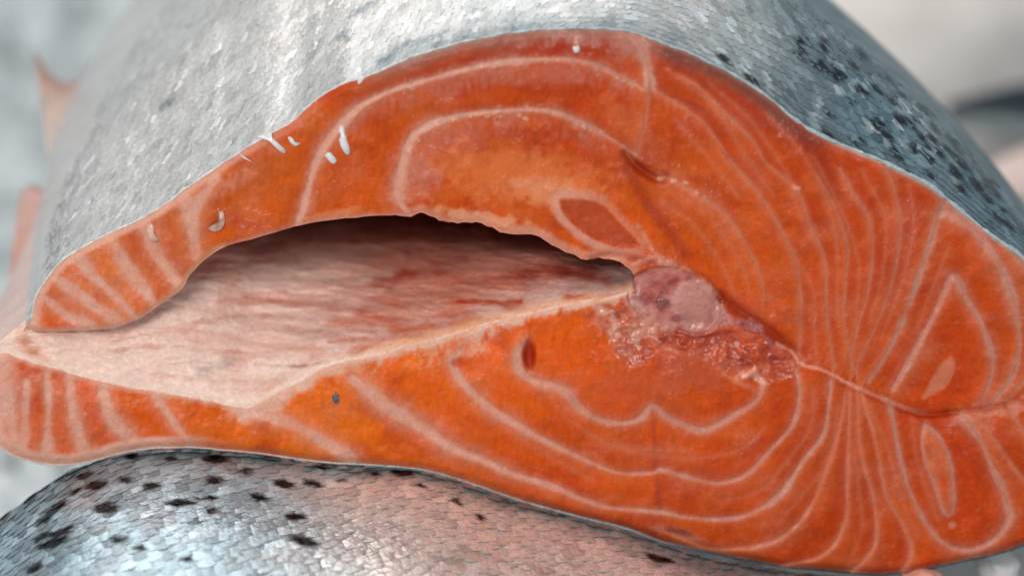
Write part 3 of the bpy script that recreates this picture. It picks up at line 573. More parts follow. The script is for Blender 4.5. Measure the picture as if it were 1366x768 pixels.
ua, ub = local(upA, upA[0], upA[-1]); la, lb = local(loA, loA[-1], loA[0])
ue = 0.335 * np.sin(math.pi * np.clip(ua, 0, 1) ** 0.90) ** 0.74; le = -0.14 * np.sin(math.pi * np.clip(la, 0, 1)) ** 0.8
rows = []
for i, d in enumerate(dep):
    w = smooth(d / (0.030 - 0.018 * smooth(ua, .35, .8)), 0, 1); w2 = smooth(d, 0, 0.05); s = 1 + 0.05 * smooth(d, 0, .03)
    def place(a, b, p, q):
        ch = q - p; L = np.hypot(*ch); e = ch / L; n = np.array([e[1], -e[0]]); return p + a[:, None] * ch + (np.asarray(b) * L)[:, None] * n
    up = place(ua, ub * (1 - w) + ue * s * w, Lk_[i], Rk_[i]); lo = place(la, lb * (1 - w2) + le * w2, LLk[i], Rk_[i])
    cl = np.stack([np.linspace(LLk[i][0], Lk_[i][0], 14)[1:-1], np.linspace(LLk[i][1], Lk_[i][1], 14)[1:-1]], 1)
    rows.append(np.vstack([up, lo[1:], cl]))
rows = np.array(rows)
_ec = np.array([700., 400.]); edge_in = np.vstack([upA, loA[1:]]); 
def inward(p, k):
    T = np.gradient(p, axis=0); T /= np.hypot(T[:, 0], T[:, 1])[:, None] + 1e-9; return p + k * np.stack([-T[:, 1], T[:, 0]], 1)
edge_d = box_blur(sample(depth, *inward(edge_in, 2.5).T), 3); edge_d = np.r_[edge_d, np.linspace(edge_d[-1], edge_d[0], 14)[1:-1]]
SPt = at(rows[..., 0], rows[..., 1], dep[:, None] + (edge_d[None] * PX) * np.exp(-dep / .15)[:, None]); NRING = SPt.shape[1]
rr_ = np.arange(NRING)
def skin_color(ring_t, d, u, v):
    """silver flank to blue-grey back; ring_t 0..1 over the upper arc, >1 underneath"""
    dark = smooth(ring_t + .03 * fbm(ring_t * 20, d * 60, 200), 0.50, 0.72)
    mid = np.exp(-((ring_t - .50) / .09) ** 2)
    c = lin((200, 196, 193)) * (1 - dark)[..., None] + lin((86, 107, 115)) * dark[..., None]
    c = c * (1 - .35 * mid[..., None]) + lin((205, 212, 214)) * .35 * mid[..., None]
    pk = smooth(fbm(u / 60, v / 60, 201) + .1, 0, .8) * (1 - dark) * .28; c = c * (1 - pk[..., None]) + lin((206, 180, 172)) * pk[..., None]
    bl = smooth(fbm(u / 45, v / 30, 202) * 1.4 - .1, 0, .7) * smooth(ring_t, .28, .5) * .5; c = c * (1 - bl[..., None]) + lin((110, 128, 136)) * bl[..., None]
    # scuffed slate strip beside the cut, from the apex to the back
    cutb = np.exp(-(d / .0045) ** 2) * smooth(ring_t, .27, .36) * (.45 + .6 * smooth(fbm(ring_t * 50, d * 300, 203) + .1)); cutb = np.clip(cutb, 0, .8)
    c = c * (1 - cutb[..., None]) + lin((104, 122, 130)) * cutb[..., None]
    sc_ = smooth(fbm(u / 16, v / 12, 206, 4) * 1.6 - .12, 0, .6) * smooth(ring_t, .46, .56) * (1 - smooth(ring_t, .74, .84)) * (1 - smooth(d, .012, .035)) * .5; c = c * (1 - sc_[..., None]) + lin((188, 198, 202)) * sc_[..., None]
    und = smooth(ring_t, 1.0, 1.12); c = c * (1 - und[..., None]) + lin((120, 128, 130)) * und[..., None]
    flap = smooth(ring_t, 1.42, 1.5); c = c * (1 - flap[..., None]) + lin((222, 188, 178)) * flap[..., None]
    return c
RT = np.broadcast_to(rr_ / (NU - 1), (ND, NRING)); DD = np.broadcast_to(dep[:, None], RT.shape)
SC = skin_color(RT, DD, rows[..., 0], rows[..., 1])
stre = fbm((rows[..., 0] * .63 - rows[..., 1] * -.77) / 7, (rows[..., 0] * .77 - rows[..., 1] * .63) / 60, 205, 3)
SC = SC * (1 + .16 * stre)[..., None]
skF = grid_faces(ND, NRING, True)[:, ::-1]
# back end cap
skin = mesh_obj('skin', SPt.reshape(-1, 3), skF, M_SKIN, salmon, np.clip(SC, .01, .9).reshape(-1, 3))
endc = SPt[-1].mean(0)
capV = np.vstack([SPt[-1], endc + np.array([0, .03, 0])]); capF = np.stack([rr_, (rr_ + 1) % NRING, np.full(NRING, NRING)], 1)
mesh_obj('far_end_skin', capV, capF, M_SKIN, salmon, np.zeros((NRING + 1, 3)) + lin((190, 188, 186)))
# thin cut edge of the skin
def tube(name, path, rad, mat, parent, col, sides=7):
    path = np.asarray(path); n = len(path); T = np.gradient(path, axis=0); T /= np.linalg.norm(T, axis=1, keepdims=True) + 1e-12
    A = np.cross(T, [0, 1, 0]); A /= np.linalg.norm(A, axis=1, keepdims=True) + 1e-12; B = np.cross(T, A)
    th = np.arange(sides) / sides * 2 * math.pi; rad = np.broadcast_to(rad, (n,))
    Vt = path[:, None] + rad[:, None, None] * (np.cos(th)[None, :, None] * A[:, None] + np.sin(th)[None, :, None] * B[:, None])
    return mesh_obj(name, Vt.reshape(-1, 3), grid_faces(n, sides, True), mat, parent, np.repeat(col, sides, 0) if np.ndim(col) == 2 else np.zeros((n * sides, 3)) + col)
rim_px = resample(top_s[6:], 420); jit = 1.0 * fbm(rim_px[:, 0] / 12, rim_px[:, 1] / 12, 210, 3)
rp = at(rim_px[:, 0], rim_px[:, 1] - .5 + jit * .8, (sample(depth, *inward(rim_px, 2.5).T) + 1.5 + jit) * PX)
rt_ = np.linspace(0, 1, 420)
rc = lin((214, 206, 200)) * (1 - smooth(rt_, .3, .5))[:, None] + lin((168, 178, 180)) * smooth(rt_, .3, .5)[:, None]
tube('skin_edge', rp, PX * np.interp(rt_, [0, .35, .5, .75, 1], [1.8, 1.5, 1.6, 2.6, 2.8]) * (1 + .75 * fbm(rim_px[:, 0] / 7, rim_px[:, 0] * 0, 211, 2)), M_SKIN, salmon, rc)
rim_px = resample(bot_s, 420); jit = fbm(rim_px[:, 0] / 14, rim_px[:, 1] / 14, 212, 3)
cw = smooth(rim_px[:, 0], 380, 520)[:, None]; rc = lin((200, 184, 176)) * (1 - cw) + lin((172, 182, 184)) * cw
cw = smooth(rim_px[:, 0], 820, 960)[:, None]; rc = rc * (1 - cw) + lin((52, 60, 64)) * cw
tube('skin_edge', at(rim_px[:, 0], rim_px[:, 1] + .1 + jit * .5, (box_blur(sample(depth, *inward(rim_px, 2.5).T), 2) + 1.5 + jit) * PX), PX * (1.5 + .5 * jit), M_SKIN, salmon, rc)

# scales: small plates laid over a surface given as P(ring, depth)
def plates(centres, ta, tb, nrm, la_, lb_, cols, lift, curve=0.12, shape=(3, 3), round_=False):
    """one little domed plate per centre; ta across, tb towards the free edge"""
    na, nb = shape; a = np.linspace(-1, 1, na); b = np.linspace(-1, 1, nb)
    V = []; 
    for j, bb in enumerate(b):
        for i, aa in enumerate(a):
            ww = 1.0 if bb < 0.5 else 0.72
            bbb = (bb if (abs(aa) < .5 or bb < .5) else bb * 0.62) if not round_ else (bb if bb <= 0 else bb * math.sqrt(max(0, 1 - .82 * aa * aa)))
            ww = ww if not round_ else 1.0
            z = lift * (bb + 1) * .5 - curve * (aa * aa)
            V.append(centres + ta * (aa * ww * la_)[:, None] + tb * (bbb * lb_)[:, None] + nrm * (z * lb_)[:, None])
    V = np.stack(V, 1)
    f = grid_faces(nb, na)
    return V, f
n_d, spc = [], 0.0021
# walk rows along depth
cum = np.r_[0, np.cumsum(np.linalg.norm(np.diff(SPt[:, NU // 2], axis=0), axis=1))]
cen, tA, tB, nN, cCol = [], [], [], [], []
TAr = np.gradient(SPt, axis=1); TBr = np.gradient(SPt, axis=0)
SN = np.cross(TAr, TBr); SN /= np.linalg.norm(SN, axis=2, keepdims=True) + 1e-12
ctr = SPt.mean(1, keepdims=True); SN *= np.sign(((SPt - ctr) * SN).sum(2, keepdims=True))
rowpos = np.arange(0.0016, cum[-1] * .8, 0.0016)
for ri_, sp in enumerate(rowpos):
    fi = np.interp(sp, cum, np.arange(ND)); i0 = min(int(fi), ND - 2); ft = fi - i0
    ring = SPt[i0, :NU] * (1 - ft) + SPt[i0 + 1, :NU] * ft; nr_ = SN[i0, :NU]; tb_ = TBr[i0, :NU]; ta_ = TAr[i0, :NU]
    L = np.r_[0, np.cumsum(np.linalg.norm(np.diff(ring, axis=0), axis=1))]
    pos = np.arange(0.0012 + (ri_ % 2) * .0005, L[-1], 0.00105); pos = pos + rng.normal(0, .00022, len(pos))
    q = np.clip(np.interp(pos, L, np.arange(NU)), 0, NU - 1.01); qi = q.astype(int); qf = (q - qi)[:, None]
    c = ring[qi] * (1 - qf) + ring[np.minimum(qi + 1, NU - 1)] * qf
    uu, vv = proj(c); k = (uu > -40) & (uu < 1410) & (vv > -60) & (vv < 460)
    if not k.any(): continue
    cen.append(c[k]); nN.append(nr_[qi][k]); tA.append(ta_[qi][k]); tB.append(tb_[qi][k])
    d_ = dep[i0] * (1 - ft) + dep[i0 + 1] * ft
    cc = skin_color(q[k] / (NU - 1), np.full(int(k.sum()), d_), uu[k], vv[k]); cCol.append(cc)
cen, tA, tB, nN, cCol = map(np.concatenate, (cen, tA, tB, nN, cCol))
un = lambda a: a / (np.linalg.norm(a, axis=1, keepdims=True) + 1e-12)
tA, tB, nN = un(tA), un(tB), un(nN); n = len(cen)
e_ = 2e-4; p0 = np.stack(proj(cen), 1); ja = np.stack(proj(cen + e_ * tA), 1) - p0; jb = np.stack(proj(cen + e_ * tB), 1) - p0
wr_ = smooth(p0[:, 0], 640, 960)[:, None]; dirp = np.array([[.60, -.80]]) * (1 - wr_) + np.array([[.62, .78]]) * wr_; dirp = dirp + np.array([[.8, -.1]]) * (wr_ * (1 - wr_) * 4); dirp /= np.hypot(dirp[:, 0], dirp[:, 1])[:, None]
det = ja[:, 0] * jb[:, 1] - ja[:, 1] * jb[:, 0]; det = np.where(np.abs(det) < 1e-3, 1e-3, det)
ka = (dirp[:, 0] * jb[:, 1] - dirp[:, 1] * jb[:, 0]) / det; kb = (ja[:, 0] * dirp[:, 1] - ja[:, 1] * dirp[:, 0]) / det
tB2 = un(un(np.stack([ka, kb], 1))[:, :1] * tA + un(np.stack([ka, kb], 1))[:, 1:] * tB); tA2 = un(np.cross(nN, tB2))
glint = rng.random(n) < .06
nj = un(nN + rng.normal(0, .08, (n, 3)) * np.where(glint, 3.0, 1)[:, None])
uu, vv = proj(cen)
st = fbm((uu * .60 + vv * .80) / 9, (uu * .80 - vv * .60) / 70, 220, 3)
br_ = np.clip(1.03 + .17 * st + rng.normal(0, .09, n), .35, 1.5) * np.where(glint, 1.35, 1)  # glint plates get a brighter colour, the highlight put into it
# patches of worn-off scales, and dark spots on the back
spots = [(1188,108),(1200,160),(1240,212),(1212,164),(1232,185),(1248,172),(1165,164),(1185,183),(1140,190),(1220,200),(1265,200),(1275,232),(1196,205),(1290,225),(1305,250),(1282,252),(1272,190),(1330,290),(1318,266),
         (1120,102),(1090,90),(1150,72),(1230,145),(1255,150),(1143,184),(1298,240),(1345,300),(1240,232),(1104,150),(1170,120),(1205,128),(1003,108),(965,78),(1106,182),(495,5),(478,14),(456,48),(560,55),(575,50),(585,58),(590,45),(535,62),(515,78),(222,140)]
spots += [(1060 + 280 * a, 40 + 225 * a + 55 * (b - .35)) for a, b in rng.random((46, 2))]
vdir = un(CAM - cen); facing = np.abs((nN * vdir).sum(1))
keep = (facing > .22) & (rng.random(n) >  np.where(uu > 420, .16, .05))
ud, vd_ = (uu * .62 + vv * .78), (uu * .78 - vv * .62)
stR = fbm(ud / 30, vd_ / 6, 221, 3); rightside = smooth(uu, 850, 1020)
br_ = br_ * (1 + rightside * (.75 * stR - .02))
for sx, sy in []:
    hit = ((uu - sx) * .8 + (vv - sy) * .6) ** 2 / 110 + (-(uu - sx) * .6 + (vv - sy) * .8) ** 2 / 26 < 1
    br_[hit] *= .22
cCol = cCol * np.clip(br_, .25, 1.6)[:, None]
Vp, f = plates(cen + nN * .00008, tA2, tB2, nj, rng.uniform(.0005, .0009, n), rng.uniform(.0010, .0016, n), None, .06, .05)
cc = np.repeat(cCol[:, None], 9, 1); pu, pv = proj(Vp)
for q_, (sx, sy) in enumerate(spots):
    big = (.85 if q_ < 45 else .5) + .5 * ((q_ * 7919) % 10) / 10
    k = np.nonzero((np.abs(uu - sx) < 26) & (np.abs(vv - sy) < 26))[0]
    ca_, sa_ = (.72, .69) if sx > 900 else (.85, -.52)
    x = (pu[k] - sx) * ca_ + (pv[k] - sy) * sa_; y = -(pu[k] - sx) * sa_ + (pv[k] - sy) * ca_
    r = np.sqrt((x / (11 * big)) ** 2 + (y / (4.0 * big)) ** 2) + .5 * fbm(pu[k] / 5, pv[k] / 5, 230, 2); m_ = (smooth(1.2 - r, 0, .45) * (.98 if sx > 900 else .7))[..., None]
    cc[k] = cc[k] * (1 - m_) + lin((18, 27, 34) if sx > 900 else (92, 108, 116)) * m_
Vp, cc = Vp[keep], cc[keep].reshape(-1, 3); n = len(Vp)
Fp = (f[None] + (np.arange(n) * 9)[:, None, None]).reshape(-1, 4)
o = mesh_obj('scales', Vp.reshape(-1, 3), Fp, M_SCALE, salmon, np.clip(cc, .008, .9)); o['kind'] = 'stuff'

# fins behind the belly
def fin(pts, parent, cols, yy, th=0.0007):
    """a fin with folded rays: outline in photo pixels at depth yy, given thickness and ray ridges"""
    base, tip = np.asarray(pts[0], float), np.asarray(pts[1], float)
    nb_, nt_ = 22, 18; base = resample(spline(base, 6), nb_); tip = resample(spline(tip, 6), nb_)
    t = np.linspace(0, 1, nt_)[:, None, None]; G = base[None] * (1 - t) + tip[None] * t
    ridge = np.sin(np.arange(nb_) * 1.9) * .0005
    front = at(G[..., 0], G[..., 1], yy[0] * (1 - t[..., 0]) + yy[1] * t[..., 0] + ridge[None]); back = front + np.array([0, th, 0])
    Vv = np.vstack([front.reshape(-1, 3), back.reshape(-1, 3)]); F1 = grid_faces(nt_, nb_); n0 = nb_ * nt_
    F = [tuple(q) for q in F1] + [tuple(q[::-1] + n0) for q in F1]
    edge = list(range(nb_)) + [nb_ * (i + 1) - 1 for i in range(1, nt_)] + list(range(n0 - 2, n0 - nb_ - 1, -1)) + [nb_ * i for i in range(nt_ - 2, 0, -1)]
    for a, b in zip(edge, edge[1:] + edge[:1]): F.append((a, b, b + n0, a + n0))
    c = lin(cols[0]) * (1 - t) + lin(cols[1]) * t + np.zeros(G.shape[:2] + (3,)); c *= (1 + .12 * np.sin(np.arange(nb_) * 1.9))[None, :, None]
    c = c.reshape(-1, 3); return mesh_obj('fin', Vv, F, M_FIN, parent, np.vstack([c, c]))
fin(([(64,210),(80,185),(112,150),(130,128)], [(46,70),(66,98),(92,112),(122,96)]), salmon, ((196,178,168), (176,134,118)), (.070, .094))
fin(([(10,388),(22,384),(36,380),(56,372)], [(24,268),(32,252),(45,247),(58,256)]), salmon, ((190,136,118), (196,160,150)), (.045, .070))

# shreds of skin and ice, drops and a speck on the flesh
def flake(pts, y, name, mat, th=6):
    p = np.asarray(pts, float); p = spline(p, 3, True); c = p.mean(0); n = len(p)
    f = at(p[:, 0], p[:, 1], (y + rng.normal(0, .8, n)) * PX); b = at(p[:, 0], p[:, 1], (y + th) * PX)
    Vv = np.vstack([f, b, at(c[0], c[1], (y - 0.9) * PX)[None]]); F = [(i, (i + 1) % n, 2 * n) for i in range(n)] + [(i, i + n, (i + 1) % n + n, (i + 1) % n) for i in range(n)] + [tuple(range(2 * n - 1, n - 1, -1))]
    return mesh_obj(name, Vv, F, mat, salmon)
def dp(u, v):
    i = int(round((v - gv[0]) / STEP)); j = int(round((u - gu[0]) / STEP)); return depth[i, j]
for pts in ([(343,183),(352,180),(362,176),(363,183),(372,192),(381,201),(377,204),(366,195),(357,187)], [(384,183),(390,184),(394,190),(401,191),(394,195),(388,191)], [(453,169),(458,168),(461,180),(467,203),(462,206),(455,196),(452,183)],
            [(432,199),(437,198),(443,206),(449,214),(445,219),(438,214),(433,207)], [(318,203),(324,208),(336,216),(330,214),(322,209)], [(480,96),(487,100),(484,110),(479,118),(477,106)], [(766,60),(772,61),(773,68),(768,71),(764,66)]):
    c = np.mean(pts, 0); flake(pts, dp(*c) - 1.0, 'skin_shred', M_WET, 2)
for pts in ([(290,278),(297,282),(300,293),(296,305),(286,309),(277,304),(286,304),(293,297),(294,287)], [(199,292),(205,296),(206,312),(211,320),(203,322),(196,310)]):
    c = np.mean(pts, 0); flake(pts, dp(*c) - 2.5, 'water_drop', M_FATTY, 2)
flake([(444,525),(448,522),(452,526),(453,533),(449,538),(445,536),(443,530)], dp(448, 531) - .6, 'dark_speck', M_SPECK, 2)

# ------------------------------------------------------------------ the spotted fish underneath
low = thing('salmon', 'silver salmon with black spots and large scales lying underneath the cut fish', 'fish')
CC = np.array([(-160,850),(-100,790),(-50,735),(0,690),(40,661),(80,634),(110,620),(150,607),(197,600),(253,598),(299,602),(352,607),(422,617),(482,622),(538,625),(581,632),(633,648),(679,665),(721,677),(774,692),(827,705),(862,716),
      (920,736),(960,746),(1002,753),(1044,760),(1100,766),(1140,776),(1180,800),(1240,860)], float)
ccp = spline(CC, 6); cp3 = at(ccp[:, 0], ccp[:, 1] + 2.5, 0.002)
def zl(x, y):
    x, y = np.broadcast_arrays(x, y)
    zc = np.interp(x, cp3[:, 0], cp3[:, 2]); zs = (np.interp(x - .004, cp3[:, 0], cp3[:, 2]) + np.interp(x + .004, cp3[:, 0], cp3[:, 2]) + zc) / 3
    wv = smooth(np.abs(y - .002), 0, .02); zc = zc * (1 - wv) + zs * wv
    s = np.maximum(.002 - y, 0); b = np.maximum(y - .002, 0)
    return zc - (0.40 * s + 6.0 * s * s) - (.30 * b + 2.5 * b * b)
def low_color(u, v, r=None):
    w = smooth(u + 40 * fbm(u / 80, v / 60, 300), 300, 560)[..., None]
    c = lin((176, 195, 203)) * (1 - w) + lin((220, 206, 197)) * w
    dk = (np.exp(-((np.interp(u, CC[:, 0], CC[:, 1]) + 3 - v) / np.interp(u, [0, 300, 520, 780, 900, 1000], [24, 22, 13, 16, 30, 30])) ** 2) * (.78 - .12 * smooth(u, 330, 500)))[..., None]  # contact shadow below the cut fish put into the skin and scale colour
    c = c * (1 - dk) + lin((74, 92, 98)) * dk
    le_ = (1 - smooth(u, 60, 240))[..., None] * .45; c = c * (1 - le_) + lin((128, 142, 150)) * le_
    rg = smooth(u, 800, 980)[..., None] * smooth(-(v - np.interp(u, CC[:, 0], CC[:, 1]) - 34), 0, 20)[..., None] * .8; c = c * (1 - rg) + lin((104, 118, 122)) * rg  # wider contact shade towards the right end, also put into the colour
    p = (smooth(fbm(u / 28, v / 12, 301) * 1.4, 0, .9) * .3)[..., None]; c = c * (1 - p * .7) + lin((196, 164, 152)) * p * .7
    q = (smooth(fbm((u * .9 + v * .44) / 20, (v * .9 - u * .44) / 6, 303, 3) * 1.6 - .1, 0, .7) * smooth(u, 380, 520) * .5)[..., None]; return c * (1 - q) + lin((140, 136, 134)) * q
SPOTS = [(176,609,12,5),(165,640,11,5,-8),(202,649,14,6,-12),(142,677,18,8,-8),(287,612,20,6,3),(287,640,13,6),(241,671,20,5,-3),(278,664,17,4),(281,680,8,6),(346,663,14,5,14),(378,645,15,6,8),(418,644,13,5,12),(393,689,16,6,4),(407,722,18,7,18),
         (362,609,12,5,8),(537,630,17,6,6),(560,647,7,3,10),(84,708,20,5,-26),(70,724,24,6,-20),(57,716,14,5,-25),(46,757,13,6,-22),(158,719,13,5),(183,731,12,4),(74,677,18,5,-30),(100,655,12,4,-28),(130,646,16,6,-14),(60,692,14,5,-30),(112,634,12,4,-24),(455,640,8,3),(610,668,9,4,20),(500,632,9,3),(640,690,8,4,20),(230,612,9,4),(328,628,8,4),(430,622,12,4,5),(250,745,9,4),(880,745,22,5,15)]
def spot_mask(u, v):
    m = np.zeros(u.shape)
    for s_ in SPOTS:
        a = math.radians(s_[4] if len(s_) > 4 else 0); x = (u - s_[0]) * math.cos(a) + (v - s_[1]) * math.sin(a); y = -(u - s_[0]) * math.sin(a) + (v - s_[1]) * math.cos(a)
        r = np.sqrt((x / s_[2]) ** 2 + (y / s_[3]) ** 2) + .16 * fbm(u / 7, v / 5, 310, 2); m = np.maximum(m, smooth(1.15 - r, 0, .3))
    return m
gx = np.linspace(cp3[0, 0], cp3[-1, 0], 460); gy = np.linspace(-.060, .11, 260)
GX, GY = np.meshgrid(gx, gy); GZ = zl(GX, GY); LPt = np.stack([GX, GY, GZ], -1); lu_, lv_ = proj(LPt)
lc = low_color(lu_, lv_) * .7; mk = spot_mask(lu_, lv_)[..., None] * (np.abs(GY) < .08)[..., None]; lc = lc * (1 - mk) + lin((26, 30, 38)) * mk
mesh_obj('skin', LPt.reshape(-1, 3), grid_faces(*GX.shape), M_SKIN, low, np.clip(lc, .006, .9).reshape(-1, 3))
# its scales
Vs, Cs, area_ = [], [], []
y = .004; r_i = 0; wx = .0028
while y > -.050:
    xs = np.arange(cp3[0, 0] + .006 + (r_i % 2) * wx / 2, cp3[-1, 0] - .006, wx) ; xs = xs + rng.normal(0, .00034, len(xs)); ys = y + rng.normal(0, .00026, len(xs)) + .0010 * fbm(xs * 60, xs * 0 + r_i * .2, 320)
    e = .0012
    c = np.stack([xs, ys, zl(xs, ys)], 1); tx = un(np.stack([xs + e, ys, zl(xs + e, ys)], 1) - np.stack([xs - e, ys, zl(xs - e, ys)], 1)); ty = un(np.stack([xs, ys - e, zl(xs, ys - e)], 1) - np.stack([xs, ys + e, zl(xs, ys + e)], 1))
    nn = un(np.cross(ty, tx)); nn *= np.sign(nn[:, 2:3]); tb2 = un(ty + .35 * tx); ta2 = un(np.cross(nn, tb2)); m_ = len(xs)
    njit = un(nn + rng.normal(0, .08, (m_, 3)))
    V_, f_ = plates(c + nn * .00012, ta2, tb2, njit, np.full(m_, wx * .80) * rng.uniform(.85, 1.15, m_), np.full(m_, .0014) * rng.uniform(.9, 1.3, m_), None, .09, .16, (5, 4), True)
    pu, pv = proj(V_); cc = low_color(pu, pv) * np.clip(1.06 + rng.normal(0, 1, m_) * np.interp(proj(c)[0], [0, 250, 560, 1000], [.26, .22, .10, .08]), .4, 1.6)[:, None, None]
    worn = rng.random(m_) < .05
    mk = spot_mask(pu, pv)[..., None]; cc = cc * (1 - mk) + lin((8, 14, 24)) * mk
    Vs.append(V_[~worn]); Cs.append(cc[~worn]); y -= .0017 * (1.0 - .25 * min(1, max(0, -y / .03))); r_i += 1
Vs = np.concatenate(Vs); Cs = np.clip(np.concatenate(Cs), .006, .95)
pu, pv = proj(Vs.mean(1))
size = np.zeros(len(Vs)); a_, b_ = proj(Vs); size = (a_.max(1) - a_.min(1)) * (b_.max(1) - b_.min(1)); size[(pu < -5) | (pu > 1120) | (pv > 775) | (pv < np.interp(pu, CC[:, 0], CC[:, 1]) + 6) | ((pu > 520))] = 0
order = np.argsort(-size); top300 = order[:300]; rest = order[300:]
for i in top300: mesh_obj('scale', Vs[i], f_, M_BIG, low, Cs[i])
Fr = (f_[None] + (np.arange(len(rest)) * 20)[:, None, None]).reshape(-1, 4)
o = mesh_obj('scales', Vs[rest].reshape(-1, 3), Fr, M_BIG, low, Cs[rest].reshape(-1, 3)); o['kind'] = 'stuff'

# ------------------------------------------------------------------ ice bed and what lies behind
bx = np.linspace(-1.6, 1.6, 260); by_ = np.linspace(-.5, 2.4, 240); BX, BY = np.meshgrid(bx, by_)
BZ = -.10 + .17 * smooth(BY, .06, .9) + .22 * np.maximum(BY - .35, 0) + .012 * fbm(BX * 14, BY * 14, 400) 
bed = mesh_obj('ice_bed', np.stack([BX, BY, BZ], -1).reshape(-1, 3), grid_faces(*BX.shape), M_ICE); bed['kind'] = 'structure'
ico = [(0,0,1)] + [(.894*math.cos(a*1.2566), .894*math.sin(a*1.2566), .447) for a in range(5)] + [(.894*math.cos(a*1.2566+.628), .894*math.sin(a*1.2566+.628), -.447) for a in range(5)] + [(0,0,-1)]
icof = [(0,i+1,(i+1)%5+1) for i in range(5)] + [((i+1)%5+1,i+1,i+6) for i in range(5)] + [((i+1)%5+1,i+6,(i+1)%5+6) for i in range(5)] + [(11,(i+1)%5+6,i+6) for i in range(5)]
icof = np.array(icof); ico = np.array(ico)
m_ = 4200; ix = rng.uniform(-.5, .5, m_); iy = rng.uniform(-.05, 1.1, m_); iz = -.10 + .17 * smooth(iy, .06, .9) + .22 * np.maximum(iy - .35, 0) + .012 * fbm(ix * 14, iy * 14, 400)
sz = rng.uniform(.004, .013, m_); sh = ico[None] * (1 + rng.normal(0, .22, (m_, 12, 1))) * sz[:, None, None] * rng.uniform(.6, 1.3, (m_, 1, 3))
IV = sh + np.stack([ix, iy, iz + sz * .35], 1)[:, None]; IF = (icof[None] + (np.arange(m_) * 12)[:, None, None]).reshape(-1, 3)
o = mesh_obj('crushed_ice', IV.reshape(-1, 3), IF, M_ICE, smooth_shade=False); o['kind'] = 'stuff'

def far_fish(label, nose, tail, rad, belly, back, roll, squash=.72, group=None, blunt=False):
    """a whole fish as a loft from nose to tail with fins, roll turns the back round the axis"""
    nose, tail = np.array(nose, float), np.array(tail, float); ax = tail - nose; L = np.linalg.norm(ax); ax /= L
    sd = np.cross(ax, [0, 0, 1]); sd /= np.linalg.norm(sd); upv_ = np.cross(sd, ax)
    ca, sa = math.cos(math.radians(roll)), math.sin(math.radians(roll)); B = upv_ * ca + sd * sa; S = np.cross(ax, B)
    t = np.linspace(0, 1, 48); pr_ = np.interp(t, [0, .03, .1, .25, .45, .65, .8, .92, 1], [.08, .35, .68, .95, 1, .82, .5, .3, .28]); pr_ = np.maximum(pr_, np.clip(t / .06, 0, 1) ** .5 * .95 * (t < .5)) if blunt else pr_; pr_[0] = .08; pr_ = np.convolve(np.pad(pr_, 2, 'edge'), np.ones(5) / 5, 'valid')
    th = np.arange(40) / 40 * 2 * math.pi
    Vv = nose + ax * (t[:, None, None] * L) + rad * pr_[:, None, None] * (np.cos(th)[None, :, None] * B + squash * np.sin(th)[None, :, None] * S)
    wb = smooth(np.cos(th)[None, :] + .25 * fbm(t[:, None] * 12, th[None, :] * 2, 500), -.15, .5)[..., None]; c = lin(belly) * (1 - wb) + lin(back) * wb; c = c * (1 + .22 * fbm(t[:, None] * 30, th[None, :] * 4, 501, 2))[..., None]
    e = thing('salmon', label, 'fish', group)
    mesh_obj('body', Vv.reshape(-1, 3), grid_faces(48, 40, True), M_FAR, e, c.reshape(-1, 3))
    def plate(name, pts, col, thick=.003):
        p = np.array(pts); n = len(p); a = S * thick / 2; Vv = np.vstack([p + a, p - a])
        mesh_obj(name, Vv, [tuple(range(n)), tuple(range(2 * n - 1, n - 1, -1))] + [(i, i + n, (i + 1) % n + n, (i + 1) % n) for i in range(n)], M_FIN, e, np.zeros((2 * n, 3)) + lin(col))
    q = lambda t_, b_: nose + ax * L * t_ + B * rad * b_
    plate('tail_fin', [q(.98, .25), q(1.02, .45), q(1.12, 1.0), q(1.08, .3), q(1.07, 0), q(1.08, -.3), q(1.12, -1.0), q(1.02, -.45), q(.98, -.25)], back)
    plate('dorsal_fin', [q(.42, .95), q(.45, 1.45), q(.5, 1.35), q(.55, .9)], back); plate('pelvic_fin', [q(.55, -.88), q(.58, -1.3), q(.62, -1.2), q(.61, -.8)], belly)
    for s_ in (1, -1):
        c0 = nose + ax * L * .075 + B * rad * .18 + S * s_ * rad * squash * .52; k_ = ico * rad * .09
        mesh_obj('eye', k_ + c0, icof, M_SPECK, e)
    return e
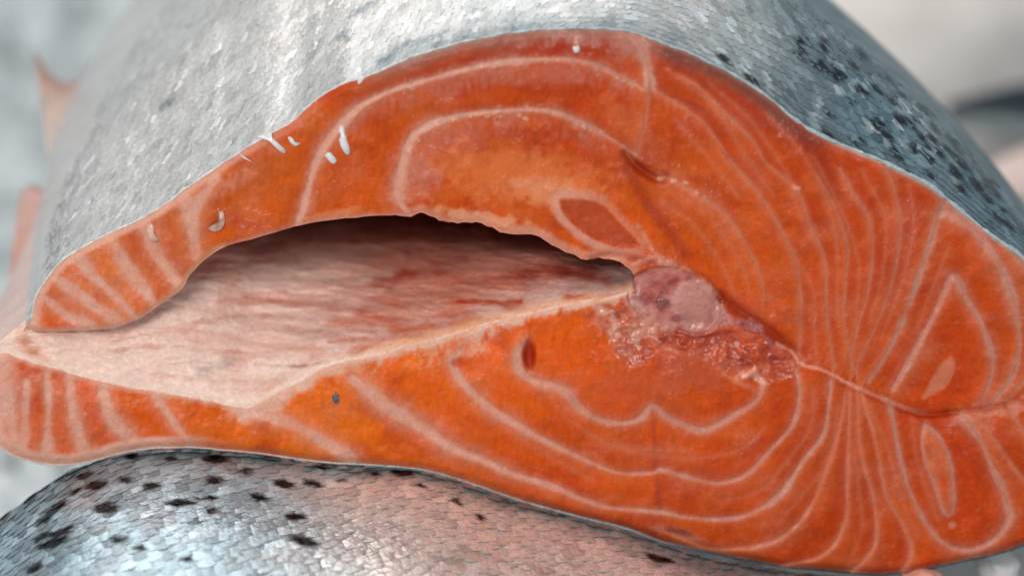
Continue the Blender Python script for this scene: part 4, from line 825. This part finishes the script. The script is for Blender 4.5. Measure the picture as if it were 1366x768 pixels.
# pale belly beyond the back of the cut fish, a dark back in front of it, a dark fish at the top corner
p1 = at(1030, 120, .30); p2 = at(1560, 40, .34)
far_fish('blurred pale salmon lying belly out on the ice behind the cut fish', at(820, 330, .25), at(1620, -170, .50), .050, (236, 224, 216), (214, 204, 198), 150)
far_fish('blurred dark-backed salmon at the right edge with a grey flank', at(1268, 150, .225), at(2500, 145, .30), .0105, (158, 168, 170), (26, 40, 48), 25, .9, None, True)
far_fish('blurred pinkish white salmon belly low at the right edge below the grey flank', at(1262, 268, .19), at(2300, 190, .26), .022, (226, 200, 190), (206, 186, 178), 160)
far_fish('dark teal salmon lying farthest back beyond the pale one', at(1180, -40, .62), at(2300, -30, .70), .035, (120, 132, 138), (44, 60, 68), 10)
# bits below the right end
pc = thing('salmon_scrap', 'small orange scrap of salmon poking out under the right end of the cut fish', 'fish scrap')
def lump(name, cen, rad, mat, parent, col, sd, sub=18):
    th = np.linspace(0, math.pi, sub)[:, None]; ph = np.arange(sub * 2)[None] / (sub * 2) * 2 * math.pi
    d = np.stack([np.sin(th) * np.cos(ph), np.sin(th) * np.sin(ph), np.cos(th) + 0 * ph], -1); r = 1 + .3 * fbm(d[..., 0] * 2 + 5 + d[..., 2], d[..., 1] * 2 + 9 - d[..., 2], sd)
    sq = np.sign(d) * np.abs(d) ** .6
    return mesh_obj(name, (np.array(cen) + sq * r[..., None] * np.array(rad)).reshape(-1, 3), grid_faces(sub, sub * 2, True)[:, ::-1], mat, parent, np.zeros((sub * sub * 2, 3)) + lin(col))
lump('flesh', at(1231, 783, .004), (.0044, .005, .0034), M_FLESH, pc, (224, 160, 138), 600)
ob = lump('ice_chunk', at(1330, 753, .022), (.0044, .005, .0022), M_WET, None, (235, 238, 240), 601); ob['label'] = 'bright white chunk of ice at the lower right under the cut fish'; ob['category'] = 'ice'
tr = np.array([(-.30, -.10), (.45, -.10), (.45, .08), (-.30, .08)]); zt = at(1320, 775, .03)[2]
def box(name, lo, hi, mat, parent=None):
    (x0, y0, z0), (x1, y1, z1) = lo, hi; Vv = [(x0,y0,z0),(x1,y0,z0),(x1,y1,z0),(x0,y1,z0),(x0,y0,z1),(x1,y0,z1),(x1,y1,z1),(x0,y1,z1)]
    return mesh_obj(name, Vv, [(3,2,1,0),(4,5,6,7),(0,1,5,4),(1,2,6,5),(2,3,7,6),(3,0,4,7)], mat, parent, smooth_shade=False)
tray = box('steel_tray', (.055, -.04, -.09), (.30, .10, zt + .001), M_TRAY); tray['label'] = 'grey steel tray surface at the lower right corner beneath the fish'; tray['category'] = 'tray'
